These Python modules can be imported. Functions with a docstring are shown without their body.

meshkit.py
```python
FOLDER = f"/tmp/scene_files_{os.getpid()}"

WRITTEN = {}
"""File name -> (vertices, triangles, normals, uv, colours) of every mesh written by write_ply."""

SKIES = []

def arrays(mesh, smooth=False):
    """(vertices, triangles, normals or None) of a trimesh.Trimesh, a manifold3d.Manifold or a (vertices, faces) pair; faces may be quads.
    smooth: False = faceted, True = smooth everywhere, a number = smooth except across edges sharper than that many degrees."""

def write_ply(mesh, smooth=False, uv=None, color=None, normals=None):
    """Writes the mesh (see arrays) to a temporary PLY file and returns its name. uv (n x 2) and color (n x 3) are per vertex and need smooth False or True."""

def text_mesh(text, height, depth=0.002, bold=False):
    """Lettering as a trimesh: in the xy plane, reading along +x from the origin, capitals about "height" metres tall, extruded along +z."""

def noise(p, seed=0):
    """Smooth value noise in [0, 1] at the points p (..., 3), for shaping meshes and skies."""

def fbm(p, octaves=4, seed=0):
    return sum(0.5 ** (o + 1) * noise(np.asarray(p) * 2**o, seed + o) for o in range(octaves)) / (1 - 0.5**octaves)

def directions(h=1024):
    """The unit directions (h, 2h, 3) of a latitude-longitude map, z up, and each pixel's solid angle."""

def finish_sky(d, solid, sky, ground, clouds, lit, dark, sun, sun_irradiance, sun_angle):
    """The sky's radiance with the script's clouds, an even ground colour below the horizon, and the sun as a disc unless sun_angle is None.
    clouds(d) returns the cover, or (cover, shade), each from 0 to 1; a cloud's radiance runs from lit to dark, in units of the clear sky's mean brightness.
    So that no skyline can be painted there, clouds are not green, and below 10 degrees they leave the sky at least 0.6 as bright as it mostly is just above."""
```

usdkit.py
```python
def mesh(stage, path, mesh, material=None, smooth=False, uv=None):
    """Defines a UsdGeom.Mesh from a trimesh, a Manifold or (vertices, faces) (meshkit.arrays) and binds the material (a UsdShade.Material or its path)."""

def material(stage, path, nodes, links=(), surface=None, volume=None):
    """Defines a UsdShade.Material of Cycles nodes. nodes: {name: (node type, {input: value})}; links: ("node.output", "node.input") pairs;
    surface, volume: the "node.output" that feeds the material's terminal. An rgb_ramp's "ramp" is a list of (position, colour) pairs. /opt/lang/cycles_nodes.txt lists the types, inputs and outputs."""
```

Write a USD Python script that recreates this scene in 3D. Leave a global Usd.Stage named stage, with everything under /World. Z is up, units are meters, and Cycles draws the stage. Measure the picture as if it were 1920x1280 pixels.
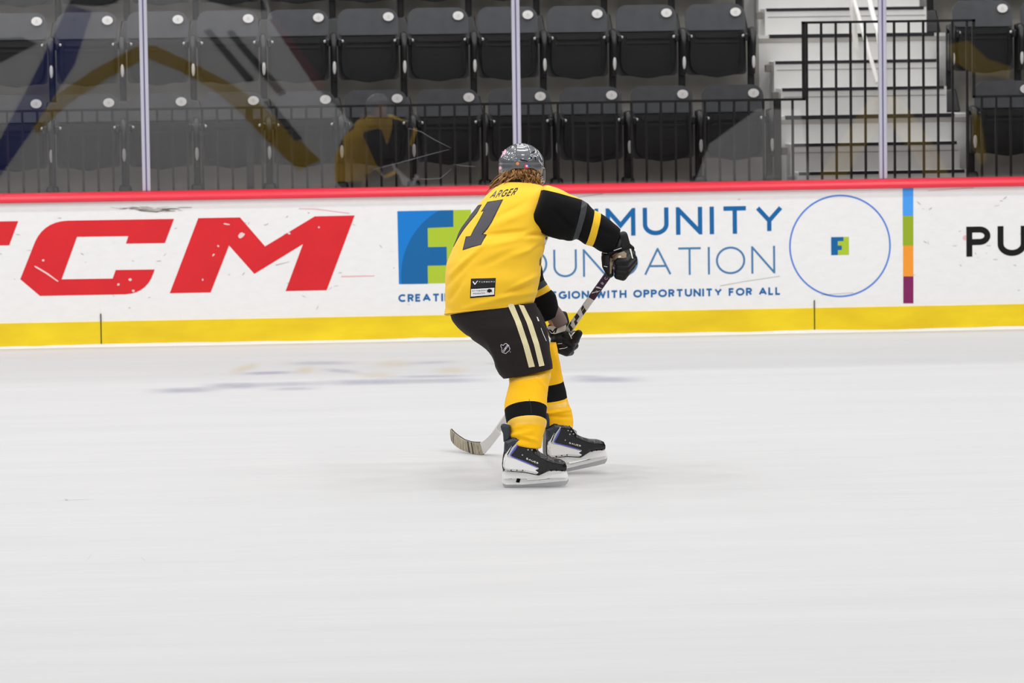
import math, random, numpy as np, trimesh, usdkit, meshkit
import manifold3d as m3
from shapely.geometry import Polygon, LineString, Point, box as sbox
from shapely import affinity
from shapely.ops import unary_union
from scipy.interpolate import PchipInterpolator
from pxr import Usd, UsdGeom, UsdLux, Gf, Sdf, Vt
random.seed(3); RNG = np.random.default_rng(3)
stage = Usd.Stage.CreateInMemory()
UsdGeom.SetStageUpAxis(stage, 'Z'); UsdGeom.SetStageMetersPerUnit(stage, 1.0)
UsdGeom.Xform.Define(stage, '/World'); UsdGeom.Scope.Define(stage, '/World/Looks')

# ------------------------------------------------------------------ camera
F = 7400.0                                     # focal length in pixels of a 1920 px wide picture
EYE = np.array([0.0, -26.981, 2.1])
PITCH, ROLL, YAW = 0.0782, -0.0138, 0.0737
_f = np.array([math.sin(YAW)*math.cos(PITCH), math.cos(YAW)*math.cos(PITCH), -math.sin(PITCH)])
_r0 = np.array([math.cos(YAW), -math.sin(YAW), 0.0]); _u0 = np.cross(_r0, _f)
RIGHT = math.cos(ROLL)*_r0 + math.sin(ROLL)*_u0
UP = -math.sin(ROLL)*_r0 + math.cos(ROLL)*_u0
cam = UsdGeom.Camera.Define(stage, '/World/camera')
M = Gf.Matrix4d(1)
for i, v in enumerate((RIGHT, UP, -_f, EYE)):
    for j in range(3): M[i, j] = float(v[j])
cam.AddTransformOp().Set(M)
cam.CreateHorizontalApertureAttr(36.0); cam.CreateFocalLengthAttr(F/1920*36.0)
cam.CreateFStopAttr(6.3); cam.CreateFocusDistanceAttr(18.35); cam.CreateClippingRangeAttr((0.1, 500.0))
cam.CreateExposureAttr(0.92)
# ------------------------------------------------------------------ arena lamps: rows of high-bay panels under the roof
k = 0
for lx in np.arange(-14, 15, 4.0):
    for ly in (-27, -21, -15.5, -11, -7, -3.5, .5, 6):
        L = UsdLux.RectLight.Define(stage, f'/World/high_bay_light_{k:03d}'); k += 1
        L.CreateWidthAttr(1.3); L.CreateHeightAttr(0.55); L.CreateIntensityAttr(22.5)
        L.CreateColorAttr(Gf.Vec3f(1.0, 0.985, 0.975)); L.AddTranslateOp().Set((float(lx), float(ly), 9.2))

# ------------------------------------------------------------------ helpers
def ray(px, py):
    px, py = np.asarray(px, float), np.asarray(py, float)
    return _f + ((px-960)/F)[..., None]*RIGHT - ((py-640)/F)[..., None]*UP
def W(px, py, Y):
    d = ray(px, py); return EYE + d*((np.asarray(Y, float)-EYE[1])/d[..., 1])[..., None]
def G(px, py):
    d = ray(px, py); return EYE + d*(-EYE[2]/d[..., 2])[..., None]
def proj(X):
    v = np.asarray(X, float)-EYE; d = v@_f
    return np.stack([960+F*(v@RIGHT)/d, 640-F*(v@UP)/d], -1)
def lin(c):
    c = np.asarray(c, float)/255.0
    return tuple(np.where(c <= .04045, c/12.92, ((c+.055)/1.055)**2.4))
def mat(name, rgb, rough=.6, spec=.3, var=None, bump=None, metal=0., coat=0., sheen=0.):
    c = lin(rgb)
    n = {'p': ('principled_bsdf', dict(base_color=c, roughness=rough, specular_ior_level=spec, metallic=metal, coat_weight=coat, sheen_weight=sheen))}
    l = []
    n['g'] = ('texture_coordinate', {})
    if var:
        sc, amt = var[:2]; mp = var[2] if len(var) > 2 else (1, 1, 1)
        n['m'] = ('mapping', dict(scale=mp)); l.append(('g.object', 'm.vector'))
        n['t'] = ('noise_texture', dict(scale=sc, detail=4.0))
        n['r'] = ('rgb_ramp', dict(ramp=[(.3, tuple(x*(1-amt) for x in c)), (.7, tuple(min(1, x*(1+amt)) for x in c))]))
        l += [('m.vector', 't.vector'), ('t.fac', 'r.fac'), ('r.color', 'p.base_color')]
    if bump:
        n['bt'] = ('noise_texture', dict(scale=bump[0], detail=3.0)); n['b'] = ('bump', dict(strength=bump[1], distance=bump[2] if len(bump) > 2 else .002))
        l += [('g.object', 'bt.vector'), ('bt.fac', 'b.height'), ('b.normal', 'p.normal')]
    return usdkit.material(stage, '/World/Looks/'+name, n, l, surface='p.BSDF')
_names = {}
def numbered(path):
    if path not in _names: _names[path] = 0; return path
    _names[path] += 1; return f'{path}_{_names[path]:03d}'
def obj(name, mesh, material, parent=None, smooth=False, off=None, label=None):
    """One Mesh prim under parent (a prim), or under /World."""
    base = parent.GetPath().pathString if parent is not None else '/World'
    v, f, n = meshkit.arrays(mesh, smooth)
    if off is not None: v = v-np.asarray(off)
    m = usdkit.mesh(stage, numbered(base+'/'+name), (v, f), material)
    if n is not None:
        m.CreateNormalsAttr(Vt.Vec3fArray.FromNumpy(n.astype(np.float32))); m.SetNormalsInterpolation('vertex')
    if label: m.GetPrim().SetCustomDataByKey('label', label)
    return m.GetPrim()
def tag(p, label=None, cat=None, group=None, kind=None):
    for a, b in (('label', label), ('category', cat), ('group', group), ('kind', kind)):
        if b: p.SetCustomDataByKey(a, b)
    return p
def thing(name, label, cat, loc=(0, 0, 0), group=None):
    x = UsdGeom.Xform.Define(stage, numbered('/World/'+name)); x.AddTranslateOp().Set(tuple(map(float, loc)))
    return tag(x.GetPrim(), label, cat, group)
def dup(root, loc, label, group=None):
    was = root.GetCustomData(); name = root.GetName()
    r = thing(name, label, was['category'], loc, group or was.get('group'))
    r.GetReferences().AddInternalReference(root.GetPath()); r.SetInstanceable(True)
    return r
def struct(name, mesh, m, smooth=False): return tag(obj(name, mesh, m, smooth=smooth), kind='structure')
cat = trimesh.util.concatenate
def bx(x0, x1, y0, y1, z0, z1):
    b = trimesh.creation.box([x1-x0, y1-y0, z1-z0]); b.apply_translation([(x0+x1)/2, (y0+y1)/2, (z0+z1)/2]); return b
def rbox(x0, x1, y0, y1, z0, z1, r=.008):
    c = [m3.Manifold.sphere(r, 8).translate([x, y, z]) for x in (x0+r, x1-r) for y in (y0+r, y1-r) for z in (z0+r, z1-r)]
    return man(m3.Manifold.batch_hull(c))
def man(m):
    q = m.to_mesh(); return trimesh.Trimesh(q.vert_properties[:, :3], q.tri_verts, process=False)
def tman(t):
    t = t.copy(); t.merge_vertices()
    return m3.Manifold(m3.Mesh(np.asarray(t.vertices, np.float32), np.asarray(t.faces, np.uint32)))
def tube(pts, r, sides=8, caps=True):
    p = np.asarray(pts, float); r = np.broadcast_to(r, len(p)).astype(float)
    t = np.gradient(p, axis=0); t /= np.linalg.norm(t, axis=1, keepdims=True)+1e-12
    ref = np.array([0.31, -.2, .93]) if abs(t[0][2]) < .8 else np.array([1., .1, 0])
    a = np.cross(t, ref); a /= np.linalg.norm(a, axis=1, keepdims=True)+1e-12; b = np.cross(t, a)
    an = np.arange(sides)*2*np.pi/sides
    rings = p[:, None]+r[:, None, None]*(np.cos(an)[None, :, None]*a[:, None]+np.sin(an)[None, :, None]*b[:, None])
    return skin(rings, caps, caps)
def skin(rings, cap0=True, cap1=True):
    R, n = rings.shape[:2]; v = rings.reshape(-1, 3)
    i, j = np.meshgrid(np.arange(R-1), np.arange(n), indexing='ij')
    a, b, c, d = i*n+j, i*n+(j+1) % n, (i+1)*n+(j+1) % n, (i+1)*n+j
    f = [np.stack([a, b, c], -1).reshape(-1, 3), np.stack([a, c, d], -1).reshape(-1, 3)]
    ex = []
    for on, k0, flip in ((cap0, 0, True), (cap1, (R-1)*n, False)):
        if on:
            ci = len(v)+len(ex); ex.append(v[k0:k0+n].mean(0)); q = np.arange(n)
            t = np.stack([k0+q, k0+(q+1) % n, np.full(n, ci)], -1); f.append(t[:, ::-1] if flip else t)
    if ex: v = np.vstack([v, ex])
    m = trimesh.Trimesh(v, np.vstack(f), process=False)
    if cap0 and cap1 and m.volume < 0: m.invert()
    return m
def ex_poly(poly, depth):
    """shapely (multi)polygon extruded along +z"""
    return cat([trimesh.creation.extrude_polygon(g, depth, engine='earcut') for g in getattr(poly, 'geoms', [poly]) if g.area > 0])
def on_face(poly, y, depth=.0012):
    """polygon in (x, z) world metres as a flat print standing on the plane y, facing -y"""
    m = ex_poly(poly, depth); v = m.vertices.copy()
    m.vertices = np.stack([v[:, 0], y-v[:, 2], v[:, 1]], -1); m.invert() if m.volume < 0 else None
    return m
def pxpoly(pts, Y=0.0):
    w = W(*np.asarray(pts, float).T, Y); return Polygon(w[:, [0, 2]])
# ---- a small stroke alphabet (unit cap height): width, strokes
def arc(cx, cy, rx, ry, a0, a1, n=22):
    t = np.radians(np.linspace(a0, a1, n)); return [(cx+rx*math.cos(q), cy+ry*math.sin(q)) for q in t]
GL = {
 'A': (.92, [[(0, 0), (.46, 1), (.92, 0)], [(.17, .33), (.75, .33)]]), 'B': (.62, [[(0, 0), (0, 1), (.32, 1)]+arc(.34, .76, .24, .24, 90, -90)+[(0, .52)], [(.3, .52)]+arc(.36, .26, .26, .26, 90, -90)+[(0, 0)]]),
 'C': (.86, [arc(.5, .5, .5, .5, 48, 312)]), 'D': (.84, [[(0, 0), (0, 1), (.34, 1)]+arc(.36, .5, .48, .5, 90, -90)+[(0, 0)]]),
 'E': (.58, [[(.58, 0), (0, 0), (0, 1), (.58, 1)], [(0, .52), (.5, .52)]]), 'F': (.56, [[(0, 0), (0, 1), (.56, 1)], [(0, .5), (.5, .5)]]),
 'G': (.92, [arc(.5, .5, .5, .5, 48, 330)+[(.93, .46), (.55, .46)]]), 'H': (.74, [[(0, 0), (0, 1)], [(.74, 0), (.74, 1)], [(0, .5), (.74, .5)]]),
 'I': (.0, [[(0, 0), (0, 1)]]), 'L': (.54, [[(0, 1), (0, 0), (.54, 0)]]), 'M': (.92, [[(0, 0), (0, 1), (.46, .36), (.92, 1), (.92, 0)]]),
 'N': (.8, [[(0, 0), (0, 1), (.8, 0), (.8, 1)]]), 'O': (1.0, [arc(.5, .5, .5, .5, 0, 360, 40)]),
 'P': (.6, [[(0, 0), (0, 1), (.32, 1)]+arc(.34, .74, .27, .26, 90, -90)+[(0, .48)]]), 'R': (.62, [[(0, 0), (0, 1), (.32, 1)]+arc(.34, .74, .27, .26, 90, -90)+[(0, .48)], [(.3, .48), (.62, 0)]]),
 'S': (.56, [arc(.29, .75, .27, .25, 40, 270, 14)+arc(.29, .25, .28, .25, 90, -140, 14)]), 'T': (.82, [[(0, 1), (.82, 1)], [(.41, 1), (.41, 0)]]),
 'U': (.78, [[(0, 1)]+[(0, .4)]+arc(.39, .38, .39, .38, 180, 360)+[(.78, 1)]]), 'V': (.84, [[(0, 1), (.42, 0), (.84, 1)]]),
 'W': (1.2, [[(0, 1), (.3, 0), (.6, .9), (.9, 0), (1.2, 1)]]), 'Y': (.84, [[(0, 1), (.42, .45), (.84, 1)], [(.42, .45), (.42, 0)]]), ' ': (.3, [])}
def word(text, stroke, gap, squash=1.0):
    """Letters as shapely polygons; unit cap height, centre lines inset so that the outside height is 1. Returns ([polygons], total width)."""
    x, out = 0.0, []
    for ch in text:
        w, st = GL[ch]; w = w*squash
        g = [LineString([(stroke/2+x+a*squash*(1), stroke/2+b*(1-stroke)) for a, b in s]).buffer(stroke/2, cap_style=2, join_style=2, mitre_limit=2.5) for s in st]
        if ch in 'AMNVWY' and g:
            g = [unary_union(g).intersection(sbox(x-1, 0, x+5, 1))]
        if ch in 'ILHTDEFPRBUAMN' and g:   # flat ends reach the cap line and the base line
            g = [unary_union(g+[LineString([(stroke/2+x+s[e][0]*squash, stroke/2+s[e][1]*(1-stroke)), (stroke/2+x+s[e][0]*squash, 0 if s[e][1] < .5 else 1)]).buffer(stroke/2, cap_style=2) for s in st for e in (0, -1) if s[e][1] in (0, 1) and s[e][0] == s[e-1 if e else 1][0]])]
        out.append(unary_union(g) if g else None); x += w+stroke+gap
    return out, x-gap

# ------------------------------------------------------------------ materials
m_ice = usdkit.material(stage, '/World/Looks/ice', {
    'g': ('geometry', {}), 'm': ('mapping', dict(scale=(.22, 1.6, 1))), 't': ('noise_texture', dict(scale=1.6, detail=6.0, roughness=.62)),
    'm2': ('mapping', dict(scale=(1.2, 26, 1), rotation=(0, 0, .05))), 't2': ('noise_texture', dict(scale=1.1, detail=5.0, roughness=.6)),
    'r': ('rgb_ramp', dict(ramp=[(.3, (.515, .52, .526)), (.68, (.548, .552, .556))])), 'r2': ('rgb_ramp', dict(ramp=[(.36, (.972, .972, .978)), (.5, (1, 1, 1))])),
    'x': ('mix', dict(mix_type='multiply', fac=1.0)), 'b': ('bump', dict(strength=.12, distance=.004)),
    'p': ('principled_bsdf', dict(roughness=.6, specular_ior_level=.04))},
    [('g.position', 'm.vector'), ('m.vector', 't.vector'), ('t.fac', 'r.fac'), ('g.position', 'm2.vector'), ('m2.vector', 't2.vector'), ('t2.fac', 'r2.fac'),
     ('r.color', 'x.color1'), ('r2.color', 'x.color2'), ('x.color', 'p.base_color'), ('t2.fac', 'b.height'), ('b.normal', 'p.normal')], surface='p.BSDF')
m_board = usdkit.material(stage, '/World/Looks/board_white', {
    'g': ('geometry', {}), 'm': ('mapping', dict(scale=(7, 1, 14), rotation=(0, .3, 0))), 't': ('noise_texture', dict(scale=1.5, detail=6.0, roughness=.7)),
    'r': ('rgb_ramp', dict(ramp=[(.24, (.60, .60, .60)), (.33, (.89, .89, .886)), (.6, (.925, .925, .92))])),
    'p': ('principled_bsdf', dict(roughness=.35, specular_ior_level=.3))},
    [('g.position', 'm.vector'), ('m.vector', 't.vector'), ('t.fac', 'r.fac'), ('r.color', 'p.base_color')], surface='p.BSDF')
m_kick = mat('kick_yellow', (250, 213, 34), .4, .3, var=(2.2, .12, (1, 1, 3)))
m_cap = mat('cap_red', (238, 52, 72), .3, .5)
m_red = mat('print_red', (224, 40, 48), .4, .3, var=(3, .06))
m_blue = mat('print_blue', (18, 104, 168), .4, .3); m_blue2 = mat('print_bright_blue', (20, 128, 214), .4, .3)
m_thin = mat('print_steel_blue', (74, 128, 176), .4, .3); m_green = mat('print_green', (180, 206, 54), .4, .3); m_green2 = mat('print_bar_green', (155, 180, 40), .4, .3)
m_sky = mat('print_sky', (78, 164, 250), .4, .3); m_orange = mat('print_orange', (252, 160, 54), .4, .3); m_plum = mat('print_plum', (134, 36, 96), .4, .3)
m_ring = mat('print_ring_blue', (88, 134, 220), .4, .3); m_ink = mat('print_black', (16, 16, 16), .4, .3)
m_scuff = mat('scuff_grey', (196, 194, 190), .6, .1); m_scuffd = mat('scuff_dark', (120, 114, 108), .6, .1); m_scuffr = mat('scuff_pink', (238, 190, 194), .5, .2); m_chip = mat('chip_white', (240, 216, 212), .5, .2)
m_joint = mat('joint_dark', (70, 66, 50), .7, .1)
m_glass = usdkit.material(stage, '/World/Looks/shield_glass', {
    'f': ('fresnel', dict(IOR=1.58)), 't': ('transparent_bsdf', dict(color=(.985, .985, .985))), 'g': ('glossy_bsdf', dict(color=(1, 1, 1), roughness=0.0)), 'x': ('mix_closure', {})},
    [('f.fac', 'x.fac'), ('t.BSDF', 'x.closure1'), ('g.BSDF', 'x.closure2')], surface='x.closure')
m_post = mat('joint_strip', (192, 190, 204), .35, .5, var=(3, .06, (1, 1, .4))); m_gasket = mat('gasket', (96, 92, 140), .5, .3)
m_scr = mat('glass_scratch', (124, 126, 130), .8, .1)
m_back = mat('seat_back', (80, 82, 86), .5, .35, var=(9, .12)); m_pan = mat('seat_pan', (23, 25, 27), .42, .4, var=(7, .2)); m_iron = mat('cast_iron', (27, 28, 30), .35, .5)
m_bolt = mat('bolt', (215, 215, 215), .3, .6); m_tag = mat('seat_tag', (252, 252, 250), .4, .3); m_tagd = mat('seat_tag_mark', (236, 236, 232), .5, .2)
m_glint = mat('arm_tip_glint', (215, 215, 215), .3, .7)  # pale grey stands in for lamp glints on the seat arm ends
m_conc = mat('riser_concrete', (166, 163, 157), .8, .15, var=(1.6, .14), bump=(30, .2)); m_step = mat('step_paint', (216, 216, 214), .7, .2, var=(2.5, .05)); m_nose = mat('nosing', (44, 44, 48), .6, .2)
m_lightbox = mat('aisle_light', (122, 118, 114), .5, .3); m_rail = mat('rail_black', (38, 38, 38), .45, .4); m_hand = mat('handrail_white', (248, 247, 243), .35, .4)
m_jer = mat('jersey_yellow', (245, 196, 42), .75, .18, bump=(900, .25, .001), sheen=.15); m_black = mat('jersey_black', (13, 13, 14), .8, .15, bump=(700, .2, .001)); m_grey = mat('stripe_grey', (66, 69, 70), .7, .2)
m_pants = mat('pants_black', (37, 32, 31), .7, .2, bump=(700, .2, .001)); m_cream = mat('stripe_cream', (233, 224, 178), .7, .2, bump=(600, .2, .001))
m_sock = mat('sock_yellow', (255, 194, 20), .8, .15, bump=(500, .3, .001), sheen=.1); m_tape = mat('clear_tape', (247, 196, 70), .35, .4)
m_num = mat('number_twill', (70, 69, 75), .6, .25, bump=(300, .3, .001)); m_white = mat('patch_white', (238, 236, 240), .6, .2); m_silver = mat('patch_silver', (198, 200, 206), .5, .3)
m_helm = mat('helmet_grey', (84, 88, 95), .3, .5, coat=1.0); m_dark = mat('vent_black', (10, 10, 11), .6, .2); m_pink = mat('sticker_pink', (246, 190, 214), .3, .4); m_ora = mat('sticker_orange', (246, 150, 96), .3, .4)
m_stkr = mat('sticker_red', (226, 70, 80), .3, .4); m_stkb = mat('sticker_blue', (60, 110, 210), .3, .4); m_ear = mat('ear_guard', (222, 214, 196), .3, .5)
m_skin = mat('skin', (205, 150, 120), .55, .3); m_eye = mat('eye_white', (235, 232, 228), .3, .4); m_lip = mat('lip', (176, 104, 92), .5, .3)
m_hair = mat('hair', (112, 78, 44), .5, .35, var=(60, .5)); m_hair2 = mat('hair_light', (164, 124, 78), .5, .35, var=(60, .4))
m_glove = mat('glove_black', (16, 16, 17), .5, .3, bump=(200, .2, .001)); m_palm = mat('glove_palm', (150, 134, 112), .8, .1); m_trim = mat('glove_trim', (226, 224, 218), .5, .3); m_cuff = mat('wrist_guard', (128, 110, 108), .7, .2)
m_boot = mat('skate_boot', (17, 18, 21), .25, .5); m_slate = mat('skate_heel', (50, 58, 66), .4, .4); m_quart = mat('skate_white', (244, 244, 242), .35, .4); m_violet = mat('skate_violet', (92, 96, 190), .3, .5)
m_hold = mat('holder_white', (252, 252, 250), .35, .4); m_steel = mat('blade_steel', (196, 196, 198), .3, .5, metal=.75); m_lace = mat('lace', (226, 222, 214), .7, .2)
m_shaft = mat('shaft_white', (222, 221, 219), .35, .4); m_grip = mat('shaft_plum', (52, 22, 56), .35, .4); m_pat = mat('shaft_black', (34, 32, 36), .35, .4)
m_btape = mat('blade_tape', (176, 166, 146), .85, .1, var=(26, .45, (6, 6, .7))); m_edge = mat('blade_edge', (70, 68, 66), .7, .2)

# ------------------------------------------------------------------ the hall
struct('floor', bx(-26, 26, -27.9, 0.02, -.08, 0), m_ice)
m_wall = mat('hall_grey', (120, 120, 124), .9, .1); m_ceil = mat('hall_ceiling', (150, 150, 152), .9, .1)
struct('ceiling', bx(-26, 26, -28.2, 9, 9.6, 9.8), m_ceil)
struct('wall_left', bx(-26.2, -26, -28.2, 9, -.1, 9.8), m_wall); struct('wall_right', bx(26, 26.2, -28.2, 9, -.1, 9.8), m_wall)
struct('wall_front', bx(-26, 26, 8.8, 9, -.1, 9.8), m_wall)
m_wb = mat('back_wall_black', (26, 22, 23), .8, .15)
wb = struct('wall_back', bx(-26, 26, -28.1, -27.8, -.1, 9.8), m_wb)
# painted wall graphic on the far side of the rink (seen only as a reflection in the shield glass)
VY = 2*.05+27.8
def mural(pts, m, d=.02, name='wall_graphic'):
    w = W(*np.asarray(pts, float).T, VY); P = Polygon(w[:, [0, 2]]).buffer(0)
    me = ex_poly(P, d); v = me.vertices.copy(); me.vertices = np.stack([v[:, 0], -27.8+v[:, 2], v[:, 1]], -1)
    if me.volume < 0: me.invert()
    return obj(name, me, m, wb)
m_mg = mat('mural_grey', (244, 244, 244), .8, .1); m_my = mat('mural_yellow', (196, 160, 0), .8, .1); m_mb = mat('mural_blue', (20, 52, 150), .8, .1); m_mr = mat('mural_red', (120, 20, 40), .8, .1); m_md = mat('mural_dark', (60, 58, 62), .8, .1)
mural([(-900, -260), (430, -260), (512, 40), (600, 170), (760, 330), (790, 352), (-900, 372)], m_mg)
mural([(505, 36), (520, 36), (612, 162), (596, 170)], m_mr, .03)
mural([(-900, 150), (0, 118), (70, 82), (40, 70), (-900, 100)], m_wb, .03); mural([(130, 8), (200, 12), (235, -6), (300, -60), (160, -60)], m_wb, .03); mural([(370, -4), (430, 12), (500, 20), (470, -60), (340, -60)], m_wb, .03)
mural([(128, 8), (172, 22), (140, 120), (70, 230), (0, 330), (-40, 330), (0, 262), (60, 150), (100, 70)], m_mb, .04)
mural([(110, 175), (180, 128), (255, 88), (292, 86), (360, 118), (425, 152), (480, 188), (540, 240), (600, 300), (560, 318), (500, 262), (440, 200), (400, 168), (340, 134), (275, 108), (210, 142), (130, 192), (70, 250), (60, 235)], m_my, .04)
for a, b in (((388, 58), (470, 150)), ((430, 60), (530, 175)), ((500, 190), (560, 260))):
    mural([(a[0]-6, a[1]), (a[0]+6, a[1]-4), (b[0]+7, b[1]), (b[0]-7, b[1]+4)], m_md, .045)
mural([(1300, 350), (1330, 270), (1420, 205), (1500, 205), (1520, 345)], m_mg)
mural([(1525, 350), (1560, 290), (1615, 205), (1640, 180), (1680, 180), (1708, 210), (1755, 280), (1790, 350), (1745, 350), (1710, 285), (1660, 222), (1610, 290), (1575, 350)], m_my, .04)
mural([(1776, 84), (1815, 76), (1850, 110), (1895, 125), (1890, 146), (1830, 140), (1785, 115)], m_my, .04); mural([(1822, 205), (1838, 220), (1850, 300), (1836, 310), (1822, 270)], m_my, .04)
mural([(1930, -100), (2600, -160), (2600, 340), (1960, 340), (1900, 240)], m_md)

# ------------------------------------------------------------------ dasher boards
KZ, CZ, CT = .171, .995, 1.052
JX = [-0.817-4.907*2, -0.817-4.907, -0.817, 4.09, 4.09+4.907, 4.09+9.814]
bd = thing('dasher_boards', 'white rink boards with red, blue and black lettering above a yellow kick plate', 'rink boards')
for a, b in zip(JX[:-1], JX[1:]):
    obj('board_panel', bx(a+.0001, b-.0001, 0, .025, KZ, CZ), m_board, bd)
    obj('kick_plate', bx(a+.003, b-.003, -.006, .03, 0, KZ), m_kick, bd, label='yellow kick plate')
    obj('board_frame', bx(a, b, .03, .11, 0, CZ-.006), m_joint, bd)
cp = Polygon([(-.002, CZ+.0005), (-.008, CZ-.006), (-.022, CZ-.006), (-.03, CZ+.002), (-.031, CZ+.014), (-.028, CZ+.026), (-.02, CZ+.038), (-.008, CZ+.048), (.008, CT-.002), (.022, CT), (.14, CT), (.155, CT-.01), (.155, CZ+.0005)])
cm = ex_poly(cp, JX[-1]-JX[0]); v = cm.vertices.copy(); cm.vertices = np.stack([JX[0]+v[:, 2], v[:, 0], v[:, 1]], -1)
if cm.volume < 0: cm.invert()
tag(obj('cap_rail', cm, m_cap, smooth=40), 'glossy red cap rail running along the top of the white boards', 'cap rail')
def zpx(pts, ox, oy, s=4.0): return [(ox+x/s, oy+y/s) for x, y in pts]
PR = -.0003
def put(name, poly, m, d=.0012, label=None, y=PR): return obj(name, on_face(poly, y, d), m, bd, label=label)
def bez(p0, c, p1, n=8): return [tuple((1-t)**2*np.array(p0)+2*t*(1-t)*np.array(c)+t*t*np.array(p1)) for t in np.linspace(0, 1, n)]
Cp = [(152, 733), (262, 455)]+bez((262, 455), (330, 300), (510, 294))+[(1305, 281), (1237, 462), (945, 466), (962, 410), (578, 415), (462, 734), (845, 728), (868, 664), (1160, 660)]+bez((1150, 690), (1100, 838), (940, 846))+[(300, 858)]
put('letter', pxpoly(zpx(Cp, 0, 340)), m_red, label='red block letter C')
put('letter', pxpoly([(x-292, y+4.2) for x, y in zpx(Cp, 0, 340)]), m_red, label='red block letter C cut off at the left')
Mp = zpx([(1273, 838), (1487, 275), (1800, 270)], 0, 340)+zpx([(68, 487), (440, 262), (740, 255), (530, 815), (222, 822), (352, 470), (-12, 693)], 480, 340)+zpx([(1718, 480), (1580, 832)], 0, 340)
put('letter', pxpoly(Mp), m_red, label='red block letter M')
# square emblem: blue F on green
sq = pxpoly(zpx([(1060, 223), (1612, 212), (1618, 758), (1072, 770)], 480, 340))
Fp = pxpoly(zpx([(1060, 223), (1480, 215), (1480, 341), (1287, 349), (1290, 493), (1430, 490), (1432, 629), (1287, 632), (1290, 767), (1072, 770)], 480, 340))
x0, z0, x1, z1 = sq.bounds; ctr = W(480+1640/4, 340+700/4, 0.0); Rr = (x1-x0)*1.0
cir = Point(ctr[0], ctr[2]).buffer(Rr, 64)
put('emblem', sq, m_green, .0008, 'green and blue square emblem'); put('emblem_letter', Fp, m_blue2, .0012); put('emblem_letter', Fp.intersection(cir), m_blue, .0015)
def line_text(text, pl, pr, cap_px, stroke, m, name, gap=None, squash=1.0, wide=None):
    """text on the boards; pl, pr: the baseline's ends in the photograph, cap_px its capital height"""
    a, b = W(*pl, 0.0), W(*pr, 0.0); h = cap_px/274.0; wd = (b[0]-a[0])/h
    lo, hi = -.1, 1.2
    for _ in range(40):
        g = (lo+hi)/2; _, w = word(text, stroke, g, squash)
        lo, hi = (g, hi) if w < wd else (lo, g)
    ls, _ = word(text, stroke, g, squash)
    zs = np.linspace(a[2], b[2], len(ls))
    P = [affinity.affine_transform(q, [h, 0, 0, h, a[0], (a[2]+b[2])/2]) for q in ls if q is not None]
    return P
for p in line_text('COMMUNITY', (926, 445.3), (1468, 437.3), 52, .158, m_blue, 'letter'): put('blue_letter', p, m_blue)
for p in line_text('FOUNDATION', (927, 522.5), (1453.5, 511.5), 52, .072, m_thin, 'letter'): put('thin_blue_letter', p, m_thin)
for i, p in enumerate(line_text('CREATING A VIBRANT REGION WITH OPPORTUNITY FOR ALL', (747, 567.2), (1464, 551.5), 14.6, .235, m_blue, 'letter', squash=.9)): put('small_blue_letter', p, m_blue)
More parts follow.
